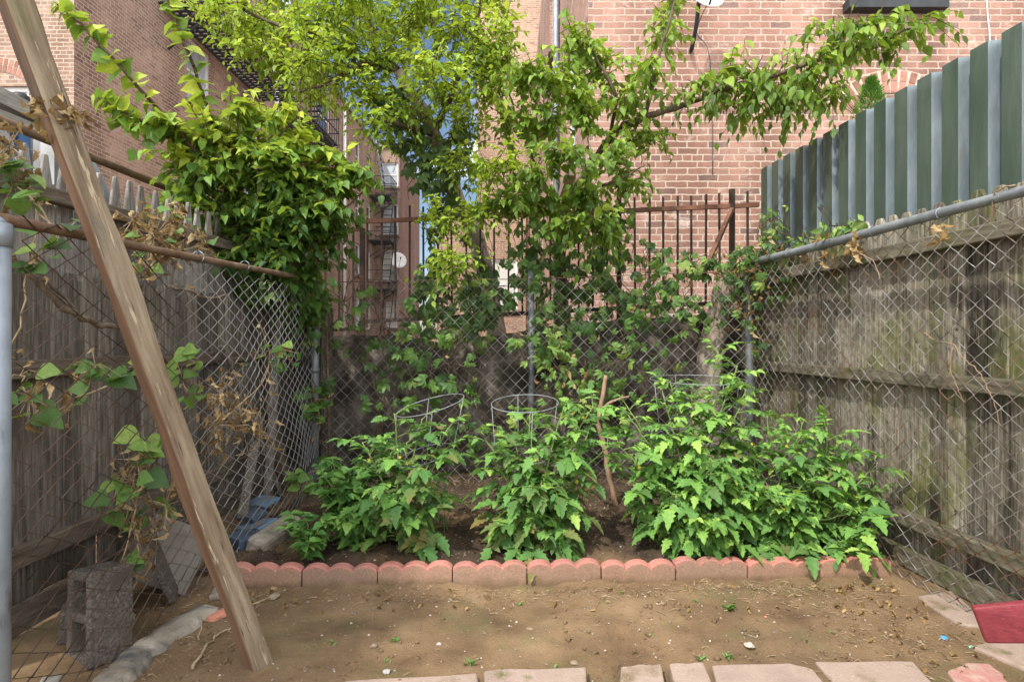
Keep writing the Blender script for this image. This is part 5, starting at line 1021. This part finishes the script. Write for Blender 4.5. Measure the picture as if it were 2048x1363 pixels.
# dry leaves hanging on right rail
def hang(label,px,py,Y,n,s):
    c=at(px,py,Y); mb=MB(); P=c+rng.normal(size=(n,3))*np.array([.012,.012,.03]); mb.inst(DRY,P,nrm(-ZUP+rng.normal(size=(n,3))*.35),rng.normal(size=(n,3)),s*(.7+.6*rng.random(n)),.75,.3+.6*rng.random(n)); o=mb.build('dry_leaf_bunch',M['leaf_dry'],origin=c); tag(o,label,'dry leaves')
hang('large tan dry leaf bunch hanging from the right top rail',1712,490,2.72,13,.05); hang('narrow brown dry leaf hanging near the front of the right top rail',1878,455,2.02,8,.035); hang('small dry leaf bunch hanging near the far end of the right top rail',1652,515,2.95,9,.04)
hang('small dry leaf lodged in the right mesh near the back corner',1612,510,3.2,5,.045)
# thin vine stems on the right mesh and rail
RP=lambda px,py:at(px,py,(RX(0))/((px-CX)/FPX+.087)-.02)
for l,P_,r_ in (('thin bare tendril curving along the middle of the right chain link',[RP(*q) for q in [(1848,665),(1870,680),(1908,690),(1925,715),(1955,740),(1975,775),(1990,810),(2000,850)]],.0022),('short thin tendril hanging below the curving one on the right mesh',[RP(*q) for q in [(1906,694),(1900,740),(1915,775),(1925,800)]],.0018),('bare tendril dangling from the right top rail by the tan dry leaves',[RP(*q) for q in [(1730,458),(1715,500),(1745,520),(1760,560)]],.003),('bare tendril looped over the near end of the right top rail',[RP(*q) for q in [(2030,370),(1990,385),(1985,430),(1970,445)]],.003)):
    mb=MB(); limb(mb,P_,r_,r_*.6,4,.002); tag(mb.build('vine_stem',M['stick']),l,'vine')
for l,P_,r_ in (('thick bare brown vine stem slanting behind the left chain link',[(20,510,1.75),(75,560,1.8),(130,620,1.85),(190,645,1.95),(250,665,2.05),(330,720,2.3),(460,850,2.9)],.013),('thinner bare vine stem beside the thick one at the left edge',[(60,545,1.8),(120,590,1.85),(165,640,1.9)],.007),('short bare vine stem behind the left chain link under the shrub',[(340,570,2.5),(400,590,2.6),(460,590,2.75)],.009)):
    mb=MB(); limb(mb,PX(P_),r_,r_*.6,7,.006); tag(mb.build('vine_stem',M['bark']),l,'vine')
# --- unseen tree added behind the camera, its crown placed to shade the left front of the yard
t=thing('tree','unseen leafy tree added behind the viewer to shade the left front yard','tree',(-3.5,-1.3,0))
tr_=MB(); limb(tr_,[(-3.5,-1.3,-.1),(-3.4,-1.3,1.8),(-3.2,-1.25,3.6),(-2.95,-1.1,4.7)],.13,.05,10,.01); tr_.build('trunk',M['bark'],t)
lf=MB(); br_=MB(); cluster(lf,br_,(-3.15,-.95,5.0),(.70,.95,.5),150,9,.4,.12,W=.65,tint=(.5,.2)); br_.build('branch',M['twig'],t); lf.build('crown',M['leaf_B'],t)
# ================================================================== WORLD, LIGHT, CAMERA
to_sun=nrm(np.array([-.36,-.50,.80]))
el=math.asin(to_sun[2]); az=math.atan2(to_sun[0],to_sun[1])
w=bpy.data.worlds.new('World'); scene.world=w; w.use_nodes=True; nt=w.node_tree; bg=nt.nodes['Background']
sk=nt.nodes.new('ShaderNodeTexSky'); sk.sky_type='NISHITA'; sk.sun_disc=False; sk.sun_elevation=el; sk.sun_rotation=az; sk.air_density=1.0; sk.dust_density=1.0; sk.ozone_density=1.0
tc=nt.nodes.new('ShaderNodeTexCoord'); mp=nt.nodes.new('ShaderNodeMapping'); mp.inputs['Scale'].default_value=(1,1,2.2); nt.links.new(tc.outputs['Generated'],mp.inputs[0])
nz=nt.nodes.new('ShaderNodeTexNoise'); nz.inputs['Scale'].default_value=2.6; nz.inputs['Detail'].default_value=8; nt.links.new(mp.outputs[0],nz.inputs['Vector'])
sx=nt.nodes.new('ShaderNodeSeparateXYZ'); nt.links.new(tc.outputs['Generated'],sx.inputs[0])
cv=N(nt,'ShaderNodeMath',operation='MULTIPLY_ADD'); cv.inputs[1].default_value=-.21; nt.links.new(sx.outputs[1],cv.inputs[0]); nt.links.new(nz.outputs['Fac'],cv.inputs[2])   # unseen cloud thickened behind the camera, added as fill light
rp=ramp(nt,[(.36,(0,0,0)),(.52,(1,1,1))]); nt.links.new(cv.outputs[0],rp.inputs[0])
cm=mixc(nt,sk.outputs[0],(18.5,18.8,19.2),rp.outputs[0])
nt.links.new(cm,bg.inputs[0]); bg.inputs[1].default_value=.15
sd=bpy.data.lights.new('sun','SUN'); sd.energy=5.0; sd.angle=math.radians(1.4); sd.color=(1,.945,.85); so=bpy.data.objects.new('sun',sd); COL.objects.link(so)
so.rotation_euler=Vector(-to_sun).to_track_quat('-Z','Y').to_euler(); so.location=(-4,-5,9)
cd=bpy.data.cameras.new('camera'); cam=bpy.data.objects.new('camera',cd); COL.objects.link(cam); cam.location=(0,0,CH); cam.rotation_euler=(math.pi/2,0,0)
cd.lens=20; cd.sensor_width=36; cd.shift_y=-(681.5-HY)/2048; cd.clip_start=.02; cd.clip_end=400
scene.camera=cam
scene.view_settings.view_transform='Standard'; scene.view_settings.look='None'; scene.view_settings.exposure=0; scene.view_settings.gamma=1
scene.cycles.max_bounces=8; scene.cycles.transparent_max_bounces=8
